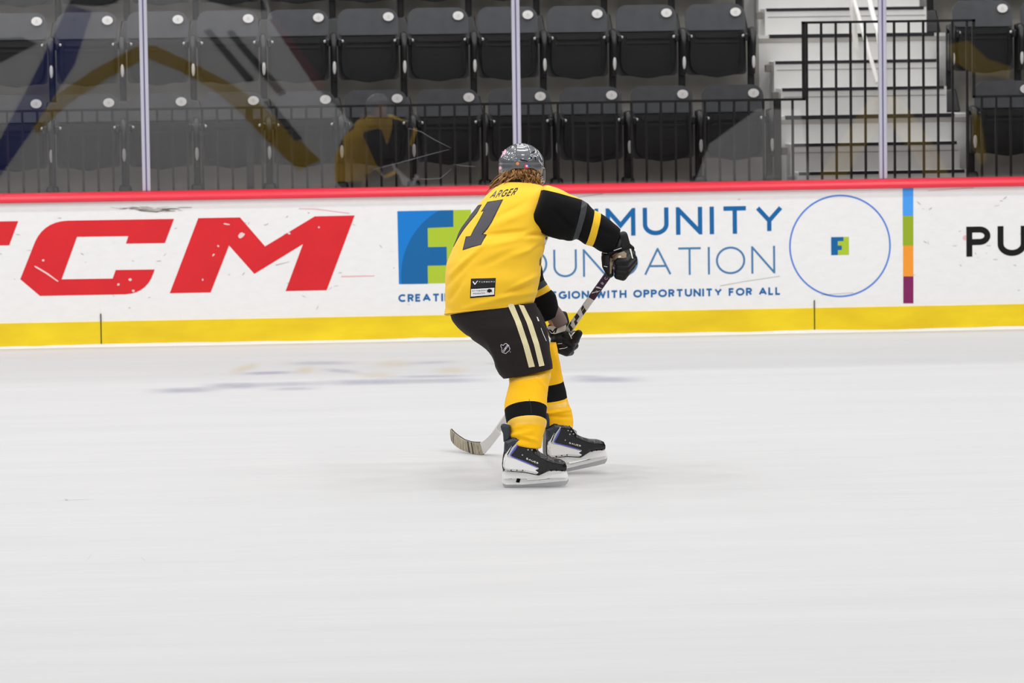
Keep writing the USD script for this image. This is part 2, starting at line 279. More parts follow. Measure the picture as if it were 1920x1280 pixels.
# ring with a small emblem
c = W(1575, 461, 0.0); r = 97/274.0
put('ring', Point(c[0], c[2]).buffer(r, 64).difference(Point(c[0], c[2]).buffer(r-.011, 64)), m_ring, label='thin blue ring')
q = 17/274.0; es = sbox(c[0]-q, c[2]-q, c[0]+q, c[2]+q)
put('ring_emblem', es, m_green, .0008, 'small blue and green emblem in the ring')
put('ring_emblem_letter', unary_union([sbox(c[0]-q, c[2]-q, c[0]-q*.25, c[2]+q), sbox(c[0]-q*.3, c[2]+q*.55, c[0]+q*.4, c[2]+q), sbox(c[0]-q*.3, c[2]-q*.45, c[0]+q*.2, c[2]+q*.05)]).buffer(.004).buffer(-.004), m_blue, .0012)
bars = [(1692.5, 1712.3, 350, 404.5, m_sky), (1692.7, 1712.4, 404.5, 460.3, m_green2), (1693.2, 1712.4, 460.3, 518, m_orange), (1693.6, 1712.6, 518, 568.5, m_plum)]
for xa, xb, ya, yb, m in bars: put('colour_bar', pxpoly([(xa, ya), (xb, ya), (xb, yb), (xa, yb)]), m)
for p in line_text('PU', (1812, 481.8), (1925, 478.5), 57, .2, m_ink, 'letter'): put('black_letter', p, m_ink)
# scuffs, chips and puck marks
def blob(px, py, rx, ry, ang=0, seed=0):
    rg = np.random.default_rng(seed); t = np.linspace(0, 2*np.pi, 13)[:-1]; rr = 1+.35*(rg.random(12)-.5)
    p = np.stack([rx*rr*np.cos(t), ry*rr*np.sin(t)], -1); c_, s_ = math.cos(ang), math.sin(ang)
    return pxpoly(p@np.array([[c_, s_], [-s_, c_]])+[px, py])
for i, (x, y, a, b, g) in enumerate([(453, 441, 6.5, 4.5, -.5), (244, 524, 3, 2.6, 0), (222, 533, 2.6, 2.2, 0), (250, 545, 2.8, 2.4, 0), (81, 488, 2.2, 2, 0), (400, 478, 3, 1.6, -.8), (425, 420, 6, 1.4, .2), (409, 461, 2, 1.6, .5), (380, 524, 1.5, 2, 0), (542, 437, 3, 2, .5), (598, 426, 1.6, 1.6, 0)]):
    put('paint_chip', blob(x, y, a, b, g, i), m_chip, .0018)
put('paint_chip', pxpoly([(64, 498), (70, 500), (90, 512), (110, 527), (108, 528), (86, 513), (66, 501)]), m_chip, .0018)
for i in range(46):
    u = RNG.normal(0, .4); x = 285+75*u; put('puck_mark', blob(x, 392+1.6*math.sin(u*3)+RNG.normal(0, 1.6), RNG.uniform(4, 16), RNG.uniform(.3, .9), RNG.normal(.03, .08), 500+i), m_scuff if i % 3 else m_scuffd, .0011+.00002*i)
put('puck_mark', pxpoly([(262, 395.5), (280, 395), (292, 396.2), (312, 393.6), (294, 398), (282, 397)]), m_scuffd, .0024)
put('pink_streak', pxpoly([(560, 390.5), (590, 390.5), (655, 399), (655, 400.5), (590, 392.5), (560, 392)]), m_scuffr)
put('pink_streak', pxpoly([(640, 517), (702, 516), (702, 518), (640, 519.5)]), m_scuffr)
put('pink_streak', pxpoly([(1740, 357), (1826, 352), (1826, 353), (1740, 358.2)]), m_scuffr)
put('pink_streak', blob(1809, 446, 4, 5, 0, 77), m_scuffr, .0011)
for pts in ([(1083, 369.5), (1130, 362.5), (1131, 363.4), (1084, 370.5)], [(1350, 535), (1395, 527), (1462, 517), (1462, 518.2), (1395, 528.3), (1350, 536.4)], [(516, 496), (543, 490), (543, 491), (518, 498)], [(1540, 552), (1600, 548), (1600, 549), (1540, 553)]): put('scuff', pxpoly(pts), m_scuff)
for i in range(150):
    x = RNG.uniform(-100, 1990); t = (x)/1920; y = RNG.uniform(400, 590)-38*t
    if 740 < x < 1690 and RNG.random() < .85: continue
    put('scuff', blob(x, y, RNG.uniform(1.2, 5), RNG.uniform(.4, 1.1), RNG.normal(0, .5), 100+i), m_scuff, .0011)
for jx in JX[1:-1]: put('panel_joint', sbox(jx-.004, 0, jx+.004, KZ+.055), m_joint, .0018, y=-.0055)
# scraped snow along the kick plate
xs = np.arange(-9, 12, .025); hh = .008+.016*meshkit.fbm(np.stack([xs*2.2, xs*0, xs*0], -1), 4, 5); dd = .03+.05*meshkit.fbm(np.stack([xs*1.3, xs*0+4, xs*0], -1), 3, 9)
rg = np.stack([np.stack([xs, -.006-dd, xs*0-.002], -1), np.stack([xs, -.006-dd*.5, hh*.7], -1), np.stack([xs, xs*0-.0075, hh], -1), np.stack([xs, xs*0-.0075, xs*0-.002], -1)], 1)
m_snow = mat('snow', (240, 240, 242), .8, .1, bump=(60, .5, .01))
tag(obj('snow_ridge', skin(rg), m_snow), 'thin ridge of scraped white snow along the foot of the yellow kick plate', 'snow', kind='stuff')

# ------------------------------------------------------------------ shield glass
PX = [-3.03, -0.489, 2.05, 4.585, 7.12, 9.66]
glab = ['clear shield glass pane behind the red letters, left of the leftmost upright strip', 'clear shield glass pane between the leftmost upright strip and the strip above the player', 'clear shield glass pane between the strip above the player and the strip before the stairs', 'clear shield glass pane right of the strip before the white stairs', 'clear shield glass pane at the far right end']
panes = []
for (a, b), l in zip(zip(PX[:-1], PX[1:]), glab):
    t = thing('shield_glass', l, 'glass pane', ((a+b)/2, .05, CT+.001)); panes.append(t)
    obj('pane', bx(a+.0295-(a+b)/2, b-.0295-(a+b)/2, 0, .012, 0, 1.9), m_glass, t)
plab = ['pale upright glass joint strip left of the frame', 'pale upright glass joint strip, leftmost in the photo', 'pale upright glass joint strip rising behind the helmet', 'pale upright glass joint strip in front of the white stairs', 'pale upright glass joint strip at the far right', 'last pale upright glass joint strip']
for x, l in zip(PX, plab):
    t = thing('glass_joint', l, 'glass joint strip', (x, .05, CT+.001))
    for s in (-1, 1): obj('strip', rbox(-.028 if s < 0 else .004, -.004 if s < 0 else .028, -.012, .024, 0, 1.9, .005), m_post, t, smooth=40)
    obj('gasket', bx(-.005, .005, -.005, .02, 0, 1.9), m_gasket, t)
for pts in ([(765, 240), (790, 247), (815, 262), (845, 277)], [(700, 318), (760, 302), (800, 291), (842, 280)], [(772, 334), (800, 336), (826, 334), (846, 317)], [(850, 308), (870, 311), (892, 312)]):
    p = W(*np.array(pts, float).T, .048)-np.array([(PX[1]+PX[2])/2, .05, CT+.001])
    obj('scratch', tube(p, [.0008]+[.0019]*(len(p)-2)+[.0009], 5), m_scr, panes[1])

# ------------------------------------------------------------------ stands
F1, RISE, SY = .885, .583, (1.1, 1.9, 2.7)
FL = [F1, F1+RISE, F1+2*RISE, F1+3*RISE]; RY = (.14, 1.25, 2.04, 2.84)
SX0, SX1 = 4.05, 5.36     # the aisle
tread = []
for n in range(3):
    for a, b in ((-7.5, SX0-.052), (SX1+.052, 11)):
        struct('stand_riser', bx(a, b, RY[n], RY[n+1]+.02, FL[n]-RISE if n else 0, FL[n]), m_conc)
struct('stand_riser', bx(-7.5, 11, RY[3]+.025, 4.2, 0, FL[3]-.004), m_conc)
st = tag(obj('stair_base', bx(SX0-.05, SX1+.05, RY[0], RY[1], 0, F1), m_step), kind='structure')
tt = thing('stairs', 'pale painted stand stairs with black nosings behind the shield glass', 'stairs')
for n in (1, 2):
    fl, ry = FL[n], RY[n]
    obj('landing', bx(SX0-.05, SX1+.05, ry, RY[n+1]+.02, fl-RISE, fl), m_step, tt)
    obj('nosing', bx(SX0+.03, SX1-.05, ry-.006, ry+.05, fl-.022, fl+.004), m_nose, tt)
    obj('landing_lip', bx(SX0-.05, SX1+.05, ry-.004, ry+.03, fl-.055, fl-.024), m_conc, tt)
for n in (0, 1, 2):
    for s_ in (1, 2):
        z = FL[n]+RISE*s_/3; y = RY[n+1]-.262*(3-s_); xa, xb = SX0+.05-(.012*s_), SX1-.05-.006*s_
        obj('step', bx(xa, xb, y, RY[n+1]+.02, FL[n], z), m_step, tt)
        obj('nosing', bx(xa+.01, xb-.02, y-.005, y+.035, z-.018, z+.004), m_nose, tt)
        obj('step_groove', bx(xa+.02, xb-.01, y-.002, y+.01, z-.064, z-.060), m_lightbox, tt)
        obj('aisle_light', rbox(xa-.06, xa-.012, y+.02, y+.07, z-.075, z-.02, .006), m_lightbox, tt)
obj('landing', bx(SX0-.05, SX1+.05, RY[3], 4.0, FL[2], FL[3]), m_step, tt); obj('nosing', bx(SX0+.03, SX1-.05, RY[3]-.006, RY[3]+.05, FL[3]-.022, FL[3]+.004), m_nose, tt)
# handrail in the aisle
h = thing('handrail', 'white tubular handrail on the stairs behind the upright strip', 'handrail')
def WP(*p): return [W(x, y, Y) for x, y, Y in p]
obj('post', tube(WP((1608, 112, 1.85), (1601, 50, 1.85), (1594, -30, 1.85)), .021, 12), m_hand, h, smooth=50)
obj('top_rail', tube(WP((1627, -40, 2.1), (1630, 0, 1.85), (1640, 40, 1.6), (1647, 62, 1.5), (1651, 90, 1.45), (1652, 215, 1.45)), .021, 12), m_hand, h, smooth=50)
obj('mid_rail', tube(WP((1594, -30, 1.9), (1601, 0, 1.85), (1614, 45, 1.7), (1630, 100, 1.58), (1646, 155, 1.46)), .016, 12), m_hand, h, smooth=50)
# railing in front of the first row
rl = thing('railing', 'black steel railing with thin upright bars along the first row, stepping up at the stairs', 'railing')
YR = .4; zr = 1.613; gx0, gx1 = W(1506, 37, YR)[0], W(1825, 37, YR)[0]; zg = 2.146
rs = .0125
obj('top_rail', bx(-7, gx0+.006, YR-rs, YR+rs, zr-.017, zr), m_rail, rl); obj('top_rail', bx(gx1-.006, 9, YR-rs, YR+rs, zr-.017, zr), m_rail, rl); obj('top_rail', bx(gx0-.012, gx1+.012, YR-rs, YR+rs, zg-.017, zg), m_rail, rl)
obj('end_post', bx(gx0-.011, gx0+.011, YR-rs, YR+rs, zr-.017, zg), m_rail, rl); obj('end_post', bx(gx1-.011, gx1+.011, YR-rs, YR+rs, zr-.017, zg), m_rail, rl)
xb0 = W(1512.5, 100, YR)[0]; pitch = .1028
for i in range(-86, 46):
    x = xb0+i*pitch
    if x < -4.2 or x > 8: continue
    z = zg-.01 if gx0 < x < gx1 else zr-.01
    obj('bar', bx(x-.0082, x+.0082, YR-.0082, YR+.0082, .87, z), m_rail, rl)
for px_ in (-36, 469, 1458): 
    x = W(px_, 280, YR)[0]; obj('post', bx(x-.024, x+.024, YR-.024, YR+.024, .87, zr-.015), m_rail, rl)
obj('bottom_rail', bx(-7, 9, YR-.012, YR+.012, .93, .955), m_rail, rl)

# folding seats: back at y = 0, floor at z = 0
def rrect(x0, x1, z0, z1, rt, rb):
    return unary_union([sbox(x0+rt, z1-2*rt, x1-rt, z1), sbox(x0, z0+rb, x1, z1-rt), sbox(x0+rb, z0, x1-rb, z0+2*rb+.001)]+[Point(x, z).buffer(r, 12) for x, z, r in ((x0+rt, z1-rt, rt), (x1-rt, z1-rt, rt), (x0+rb, z0+rb, rb), (x1-rb, z0+rb, rb))])
def shell(poly, d, bow, lean, y, cut=.03):
    """an upright plate from an (x, z) outline: thickness d, bowed backwards in the middle, leaning by lean per metre"""
    m = ex_poly(poly, d); m = m.subdivide_to_size(.05) if False else trimesh.Trimesh(*trimesh.remesh.subdivide_to_size(m.vertices, m.faces, .07), process=False)
    v = m.vertices.copy(); m.vertices = np.stack([v[:, 0], y-v[:, 2]+bow*(1-(v[:, 0]/.22)**2)+lean*(v[:, 1]-.5), v[:, 1]], -1)
    m.merge_vertices()
    if m.volume < 0: m.invert()
    return m
def make_seat(label, loc):
    t = thing('folding_seat', label, 'arena seat', loc, 'folding seats in the stands')
    bp = rrect(-.222, .222, .30, .818, .085, .03)
    b = obj('backrest', shell(bp, .022, .022, .10, -.01), m_back, t, smooth=35)
    lip = shell(rrect(-.205, .205, .625, .645, .009, .009), .018, .022, .10, -.032); obj('back_ridge', lip, m_back, b, smooth=35)
    pan = Polygon([(-.196, .612), (.196, .612), (.203, .44)]+arc(.098, .385, .1, .09, 0, -66, 8)+[(.05, .287), (0, .281), (-.05, .287)]+arc(-.098, .385, .1, .09, 246, 180, 8)+[(-.203, .44)])
    p = obj('seat_pan', shell(pan, .05, -.012, -.02, -.05), m_pan, t, smooth=35)
    rim = pan.buffer(-.004).difference(pan.buffer(-.03)); obj('pan_rim', shell(rim, .012, -.012, -.02, -.098), m_pan, p, smooth=30)
    obj('pan_brace', cat([shell(sbox(-.16, .535, .16, .55), .012, -.012, -.02, -.099), shell(sbox(-.155, .572, .155, .606), .016, -.012, -.02, -.099)]), m_iron, p)
    for s in (-1, 1):
        obj('hinge_arm', rbox(s*.213-.016, s*.213+.016, -.16, -.02, .545, .60, .01), m_iron, t, smooth=40)
        k = trimesh.creation.icosphere(2, .0115); k.apply_translation([s*.192, -.108 if False else -.112, .583]); obj('bolt', k, m_bolt, t, smooth=True)
    tg = trimesh.creation.cylinder(.5, .008, sections=28); tg.apply_scale([.078, .063, 1]); tg.apply_transform(trimesh.transformations.rotation_matrix(np.pi/2, [1, 0, 0])); tg.apply_translation([.150, -.012, .757])
    g = obj('number_tag', tg, m_tag, t)
    mk = trimesh.creation.cylinder(.5, .009, sections=18); mk.apply_scale([.022, .028, 1]); mk.apply_transform(trimesh.transformations.rotation_matrix(np.pi/2, [1, 0, 0])); mk2 = mk.copy(); mk.apply_translation([.150, -.0125, .757])
    obj('tag_mark', mk, m_tagd, g)
    return t
def make_std(label, loc):
    t = thing('seat_standard', label, 'seat standard', loc, 'iron standards between the seats')
    obj('upright', cat([rbox(-.024, .024, -.07, -.02, .02, .64, .01), rbox(-.02, .02, -.15, -.06, .30, .58, .012)]), m_iron, t, smooth=40)
    obj('arm', tube([(0, -.03, .62), (0, -.12, .625), (0, -.19, .60), (0, -.21, .52), (0, -.19, .42), (0, -.15, .33)], [.02, .024, .024, .02, .018, .018], 10), m_iron, t, smooth=50)
    nb = trimesh.creation.icosphere(3, 1); nb.apply_scale([.0125, .012, .05]); nb.apply_translation([0, -.205, .395]); obj('arm_tip_glint', nb, m_glint, t, smooth=True)  # pale nub: the arm end's lamp highlight, put into its colour
    ft = man(m3.Manifold.batch_hull([m3.Manifold.sphere(.012, 12).translate([x, y, .012]) for x in (-.055, .055) for y in (-.12, .02)]+[m3.Manifold.sphere(.02, 12)  .translate([x, y, .155]) for y in (-.08, -.03) for x in (-.025, .025)]))
    obj('foot', ft, m_iron, t, smooth=40)
    bl = trimesh.creation.icosphere(2, .0115); bl.apply_translation([0, -.157, .575]); obj('bolt', bl, m_bolt, t, smooth=True)
    return t
rown = ['front row', 'second row', 'third row']; ordn = ['first', 'second', 'third', 'fourth', 'fifth', 'sixth', 'seventh', 'eighth', 'ninth', 'tenth', 'eleventh', 'twelfth', 'thirteenth', 'fourteenth']
xr = [W(1413-39, 240, 1.1)[0], W(1380-39, 60, 1.9)[0], 0]; xr[2] = W(686, -30, 2.7)[0]; xr[2] += .51*round((xr[1]-xr[2])/.51)
xq = [W(1917-33, 240, 1.1)[0], W(1868-32, 60, 1.9)[0], 0]; xq[1] += .022; xq[2] = xq[1]+.004
seat = std = None
for n in range(3):
    for side, x0_, cnt, sg in (('left', xr[n], 12, -1), ('right', xq[n], 3, 1)):
        for i in range(cnt+1):
            y, z = SY[n], FL[n]
            if i < cnt:
                l = f'grey folding arena seat in the {rown[n]}, {ordn[i]} seat {side} of the stairs'
                loc = (x0_+sg*.51*i, y, z)
                if seat is None: seat = make_seat(l, loc)
                else: dup(seat, loc, l)
            l = f'black iron seat standard in the {rown[n]}, ' + (f'at the stairs end of the {side} block' if i == 0 else f'after the {ordn[i-1]} seat {side} of the stairs')
            loc = (x0_+sg*(.51*i-.255), y, z)
            if std is None: std = make_std(l, loc)
            else: dup(std, loc, l)
#PLAYER
# ------------------------------------------------------------------ markings painted in the ice
def soft_mark(px0, py0, px1, py1, hw, rgb, a, name='ice_marking'):
    """a faint paint streak lying in the ice from one ground point to another, fading out at its ends and sides"""
    A, B = G(px0, py0), G(px1, py1); n, k = 28, 13; hw = hw*1.7
    t = np.linspace(0, 1, n); u = np.linspace(-1, 1, k); P0 = A+(B-A)*t[:, None]
    v = P0[:, None]+np.array([0, 1., 0])*(u*hw)[None, :, None]; v[..., 2] = .0006
    al = .72*a*(np.clip(np.minimum(t, 1-t)*2.6, 0, 1)**1.5)[:, None]*((1-u**2)**1.5)[None]
    i, j = np.meshgrid(np.arange(n-1), np.arange(k-1), indexing='ij'); q = i*k+j
    f = np.stack([q, q+k, q+k+1, q+1], -1).reshape(-1, 4)
    p = obj(name, (v.reshape(-1, 3), f), ice_paint(rgb), stage.GetPrimAtPath('/World/floor'))
    UsdGeom.PrimvarsAPI(p).CreatePrimvar('ink', Sdf.ValueTypeNames.FloatArray, 'vertex').Set(Vt.FloatArray.FromNumpy(al.ravel().astype(np.float32)))
_ip = {}
def ice_paint(rgb):
    if rgb not in _ip:
        _ip[rgb] = usdkit.material(stage, f'/World/Looks/ice_paint_{len(_ip)}', {'a': ('attribute', dict(attribute='ink')), 't': ('transparent_bsdf', {}), 'd': ('diffuse_bsdf', dict(color=lin(rgb))), 'x': ('mix_closure', {})},
            [('a.fac', 'x.fac'), ('t.BSDF', 'x.closure1'), ('d.BSDF', 'x.closure2')], surface='x.closure')
    return _ip[rgb]
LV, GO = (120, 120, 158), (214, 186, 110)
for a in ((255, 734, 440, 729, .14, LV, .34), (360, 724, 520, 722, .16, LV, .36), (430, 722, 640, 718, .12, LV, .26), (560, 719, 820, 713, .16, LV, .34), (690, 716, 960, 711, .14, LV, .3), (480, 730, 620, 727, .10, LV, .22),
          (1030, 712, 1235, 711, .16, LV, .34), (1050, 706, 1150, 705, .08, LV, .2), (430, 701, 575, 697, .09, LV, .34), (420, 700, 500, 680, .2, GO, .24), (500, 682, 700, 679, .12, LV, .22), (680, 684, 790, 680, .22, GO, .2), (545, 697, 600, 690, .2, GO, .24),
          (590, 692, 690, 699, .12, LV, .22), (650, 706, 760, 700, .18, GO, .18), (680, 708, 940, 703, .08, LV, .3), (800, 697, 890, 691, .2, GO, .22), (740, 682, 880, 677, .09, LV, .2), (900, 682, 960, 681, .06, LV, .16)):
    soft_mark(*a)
for a in ((95, 938, 190, 936, .012, LV, .2), (155, 1060, 178, 1030, .01, LV, .25), (262, 1042, 275, 1054, .01, LV, .25), (120, 936, 129, 938, .03, LV, .3)): soft_mark(*a, name='ice_scratch')

# ------------------------------------------------------------------ the player
def loft(st, n=72, seg=7, ex=2.0):
    """Rings between two outline points each. st rows: ax, ay, bx, by (outline points in the photograph), Y of the axis, half depth, [tilt]"""
    S = np.array([list(r)+[0]*(7-len(r)) for r in st], float); K = len(S)
    t = np.arange(K); T = np.linspace(0, K-1, (K-1)*seg+1); Q = PchipInterpolator(t, S)(T)
    A, B = W(Q[:, 0], Q[:, 1], Q[:, 4]), W(Q[:, 2], Q[:, 3], Q[:, 4]); C, U = (A+B)/2, (B-A)/2
    V = np.stack([Q[:, 5]*0, Q[:, 5], -Q[:, 6]*Q[:, 5]], -1)
    th = np.arange(n)*2*np.pi/n; e = 2/ex
    c, s = np.sign(np.cos(th))*np.abs(np.cos(th))**e, np.sign(np.sin(th))*np.abs(np.sin(th))**e
    return C[:, None]+U[:, None]*c[None, :, None]+V[:, None]*s[None, :, None]
def axis_st(pts):
    """rows px, py, Y, half width px, half depth -> loft rows across the axis"""
    p = np.array(pts, float); d = np.gradient(p[:, :2], axis=0); d /= np.linalg.norm(d, axis=1, keepdims=True); nn = np.stack([-d[:, 1], d[:, 0]], 1)
    a, b = p[:, :2]-nn*p[:, 3:4], p[:, :2]+nn*p[:, 3:4]
    return [(a[i, 0], a[i, 1], b[i, 0], b[i, 1], p[i, 2], p[i, 4]) for i in range(len(p))]
def wrinkle(rings, folds=(), amp=.004, freq=9, seed=1):
    R, n = rings.shape[:2]; c = rings.mean(1, keepdims=True); d = rings-c; d /= np.linalg.norm(d, axis=2, keepdims=True)+1e-9
    h = amp*3*(meshkit.fbm(rings*np.array([freq, freq, freq*1.3]), 3, seed)-.5)
    P = proj(rings.reshape(-1, 3)).reshape(R, n, 2)
    for x0, y0, x1, y1, w, a in folds:
        e = np.array([x1-x0, y1-y0]); L = np.hypot(*e); q = P-[x0, y0]; s = np.clip((q@e)/L**2, 0, 1)
        dist = np.linalg.norm(q-s[..., None]*e, axis=-1); h = h+1.9*a*np.exp(-(dist/w)**2)*(1-.5*np.abs(2*s-1))
    return rings+d*h[..., None]
def drape(poly, target, off=.0016, edge=3.0):
    """A print cut to the outline poly (photograph pixels) laid onto the cloth: every vertex rests on target's surface."""
    out = []
    inter = trimesh.ray.ray_triangle.RayMeshIntersector(target) if not trimesh.ray.has_embree else target.ray
    for g in getattr(poly, 'geoms', [poly]):
        if g.area < .05: continue
        v, f = trimesh.creation.triangulate_polygon(g, engine='earcut')
        v3 = np.column_stack([v, np.zeros(len(v))]); v3, f = trimesh.remesh.subdivide_to_size(v3, f, edge)
        d = ray(v3[:, 0], v3[:, 1]); d /= np.linalg.norm(d, axis=1, keepdims=True)
        loc, ir, _ = inter.intersects_location(np.repeat(EYE[None], len(d), 0), d, multiple_hits=False)
        dist = np.full(len(d), np.nan); dist[ir] = np.linalg.norm(loc-EYE, axis=1)
        bad = np.isnan(dist)
        if bad.all(): continue
        if bad.any():
            gi = np.where(~bad)[0]
            for b in np.where(bad)[0]: dist[b] = dist[gi[np.argmin(((v3[gi, :2]-v3[b, :2])**2).sum(1))]]
        m = trimesh.Trimesh(EYE+d*(dist-off)[:, None], f, process=False); m.merge_vertices()
        if len(m.faces) and (m.face_normals@_f).mean() > 0: m.invert()
        out.append(m)
    return cat(out)
P0 = np.array([1.42, -8.6, 0.0])
pl = thing('person', 'person skating away in a yellow and black hockey jersey, black pants and grey helmet', 'person', P0)
def part(name, mesh, m, parent=None, smooth=True, label=None): return obj(name, mesh, m, parent if parent is not None else pl, smooth=smooth, off=P0, label=label)
def blend(spheres, bones, edge=.012, it=8, dec=None):
    """hulls of sphere pairs joined into one smooth surface. spheres: {name: (xyz, r)}"""
    hs = [m3.Manifold.batch_hull([m3.Manifold.sphere(spheres[q][1], 20).translate(list(map(float, spheres[q][0]))) for q in bn]) for bn in bones]
    u = m3.Manifold.batch_boolean(hs, m3.OpType.Add)
    t = man(u.refine_to_length(edge)); t.merge_vertices(); trimesh.smoothing.filter_taubin(t, iterations=it); return t
# -- body under the clothes: one continuous figure
J = lambda px, py, Y, r: (W(px, py, Y), r)
HY = -8.27
S = dict(pel=J(930, 575, -8.6, .12), wai=J(932, 520, -8.58, .115), che=J(962, 430, -8.45, .13), nb=J(978, 362, -8.33, .062), nk=J(980, 338, -8.29, .056), hd=J(979, 306, HY, .082), jaw=J(985, 326, HY+.045, .042),
    rs=J(1012, 398, -8.52, .062), re=J(1092, 422, -8.49, .036), rw=J(1146, 460, -8.41, .026), rh=J(1160, 484, -8.39, .028),
    ls=J(958, 404, -8.31, .058), le=J(989, 507, -8.12, .042), lw=J(1034, 592, -8.03, .028), lh=J(1052, 626, -8.01, .03),
    rhp=J(935, 600, -8.68, .085), rk=J(992, 692, -8.64, .058), ra=J(982, 822, -8.885, .024), rf=J(964, 864, -8.9, .022), rt=J(1036, 869, -8.91, .012),
    lhp=J(950, 594, -8.5, .065), lk=J(1010, 668, -8.12, .038), la=J(1043, 792, -8.325, .024), lf=J(1046, 846, -8.345, .02), lt=J(1104, 842, -8.30, .014))
body = blend(S, [('pel', 'wai'), ('wai', 'che'), ('che', 'nb', 'rs'), ('che', 'nb', 'ls'), ('nb', 'nk'), ('nk', 'hd'), ('hd', 'jaw'), ('rs', 're'), ('re', 'rw'), ('rw', 'rh'), ('ls', 'le'), ('le', 'lw'), ('lw', 'lh'),
    ('pel', 'rhp'), ('rhp', 'rk'), ('rk', 'ra'), ('ra', 'rf'), ('rf', 'rt'), ('pel', 'lhp'), ('lhp', 'lk'), ('lk', 'la'), ('la', 'lf'), ('lf', 'lt')], .014, 6)
bprim = part('body', body, m_skin)
# face: looks away to the right
fd = np.array([.40, .91, -.10]); fd /= np.linalg.norm(fd); fs = np.cross(fd, [0, 0, 1]); fs /= np.linalg.norm(fs); fu = np.cross(fs, fd)
hc = S['hd'][0]
def ell(c, r, R=None, sub=3):
    k = trimesh.creation.icosphere(sub, 1); k.apply_scale(r)
    if R is not None: k.vertices = k.vertices@np.array(R)
    k.apply_translation(c); return k
FR = [fs, fd, fu]
part('face', cat([ell(hc+fd*.028-fu*.035, [.066, .078, .09], FR)]), m_skin, bprim)
part('nose', ell(hc+fd*.108-fu*.04, [.014, .018, .026], FR), m_skin, bprim)
part('mouth', ell(hc+fd*.094-fu*.082, [.024, .008, .007], FR), m_lip, bprim)
for s in (-1, 1):
    part('eye', ell(hc+fd*.094+fs*.03*s-fu*.016, [.014, .01, .008], FR), m_eye, bprim)
    part('pupil', ell(hc+fd*.1025+fs*.03*s-fu*.016, [.006, .004, .006], FR), m_dark, bprim)
    part('ear', ell(hc+fs*.083*s-fu*.03, [.012, .022, .032], FR), m_skin, bprim)
# -- jersey
JS = [(836, 591, 998, 575, -8.62, .165, .12), (834, 568, 1004, 556, -8.61, .18, .1), (834.5, 540, 1011, 527, -8.6, .19, .06), (837, 499, 1014.5, 493, -8.56, .195), (847, 472, 1022, 459, -8.53, .2), (862, 434, 1029, 430, -8.47, .2), (878, 410, 1034, 405, -8.44, .195),
      (895, 388, 1036, 382, -8.41, .18), (911, 368, 1032, 362, -8.38, .155), (928, 352, 1018, 349, -8.35, .12), (941, 343, 1002, 342.5, -8.33, .08), (948, 339, 994, 339, -8.32, .06)]
folds = [(986, 441, 1022, 437, 3, -.009), (990, 447, 1024, 447, 4, .006), (912, 441, 985, 433, 4, -.007), (903, 462, 990, 443, 6, .006), (845, 515, 915, 450, 5, .006), (838, 535, 890, 480, 4, -.005), (960, 540, 1008, 515, 4, .006), (950, 548, 1004, 532, 3, -.006),
         (1000, 468, 1018, 458, 4, -.008), (965, 478, 1010, 462, 5, .006), (935, 560, 1002, 548, 5, .006), (920, 425, 990, 395, 7, .004), (930, 408, 985, 380, 5, -.004), (845, 560, 870, 520, 5, -.005), (900, 500, 960, 470, 6, -.004), (870, 580, 960, 552, 6, .005), (835, 585, 850, 594, 5, .008)]
jr = wrinkle(loft(JS, 110, 9, 2.15), folds, .004, 7, 4)
jersey = skin(jr, True, True)
jp = part('jersey', jersey, m_jer, label='yellow hockey jersey')
hem = tube(np.vstack([jr[1], jr[1][:1]])*1.0, .0035, 6, False); part('hem', hem, m_jer, jp)
# right sleeve
SS = [(1020, 348, 984, 431, -8.51, .095), (1026, 347.5, 998, 433, -8.53, .112), (1042, 351.5, 1024, 439, -8.54, .118), (1067, 363.5, 1048, 446, -8.53, .112), (1086, 372, 1068, 451, -8.52, .105), (1100, 380.5, 1082, 448.5, -8.50, .098), (1114, 393, 1097, 458, -8.48, .092), (1126, 400, 1110, 461.5, -8.47, .09), (1146, 414, 1129, 471.5, -8.44, .082), (1163, 428, 1147, 473, -8.41, .07)]
SF = [(1040, 395, 1085, 440, 4, -.006), (1090, 385, 1078, 445, 4, -.008), (1085, 395, 1100, 385, 3, .006), (1075, 430, 1092, 400, 3, .005), (1010, 430, 1050, 445, 4, .005), (1105, 398, 1085, 440, 3, -.005), (1120, 430, 1150, 440, 5, -.004)]
seg = 8; sr = wrinkle(loft(SS, 80, seg, 2.1), SF, .004, 10, 8)
def bands(rings, cuts, seg):
    """split a loft at station indices: [(i0, i1), ...] -> meshes, each open where it meets its neighbour"""
    return [skin(rings[int(a*seg):int(b*seg)+1], i == 0, i == len(cuts)-1) for i, (a, b) in enumerate(cuts)]
s1, g1, s2, y1, s3 = bands(sr, [(0, 4.3), (4.3, 5.1), (5.1, 6), (6, 7), (7, 9)], seg)
# the yellow shoulder yoke is the top of the first stretch of sleeve
zc = proj(s1.vertices)
cut_p = W(1040, 360.5, -8.6); cut_n = np.cross(W(1072, 368.5, -8.6)-W(1016, 354.5, -8.6), np.array([.08, 1, -.09])); cut_n /= np.linalg.norm(cut_n); cut_n *= np.sign(cut_n[2])
yoke = trimesh.intersections.slice_mesh_plane(s1, cut_n, cut_p); s1b = trimesh.intersections.slice_mesh_plane(s1, -cut_n, cut_p)
part('yoke', yoke, m_jer, jp)
sp = part('sleeve', s1b, m_black, label='black right sleeve')
part('sleeve_band', g1, m_grey, sp, label='grey sleeve band'); part('sleeve_band', s2, m_black, sp); part('sleeve_band', y1, m_jer, sp, label='yellow sleeve band'); part('sleeve_cuff', s3, m_black, sp)
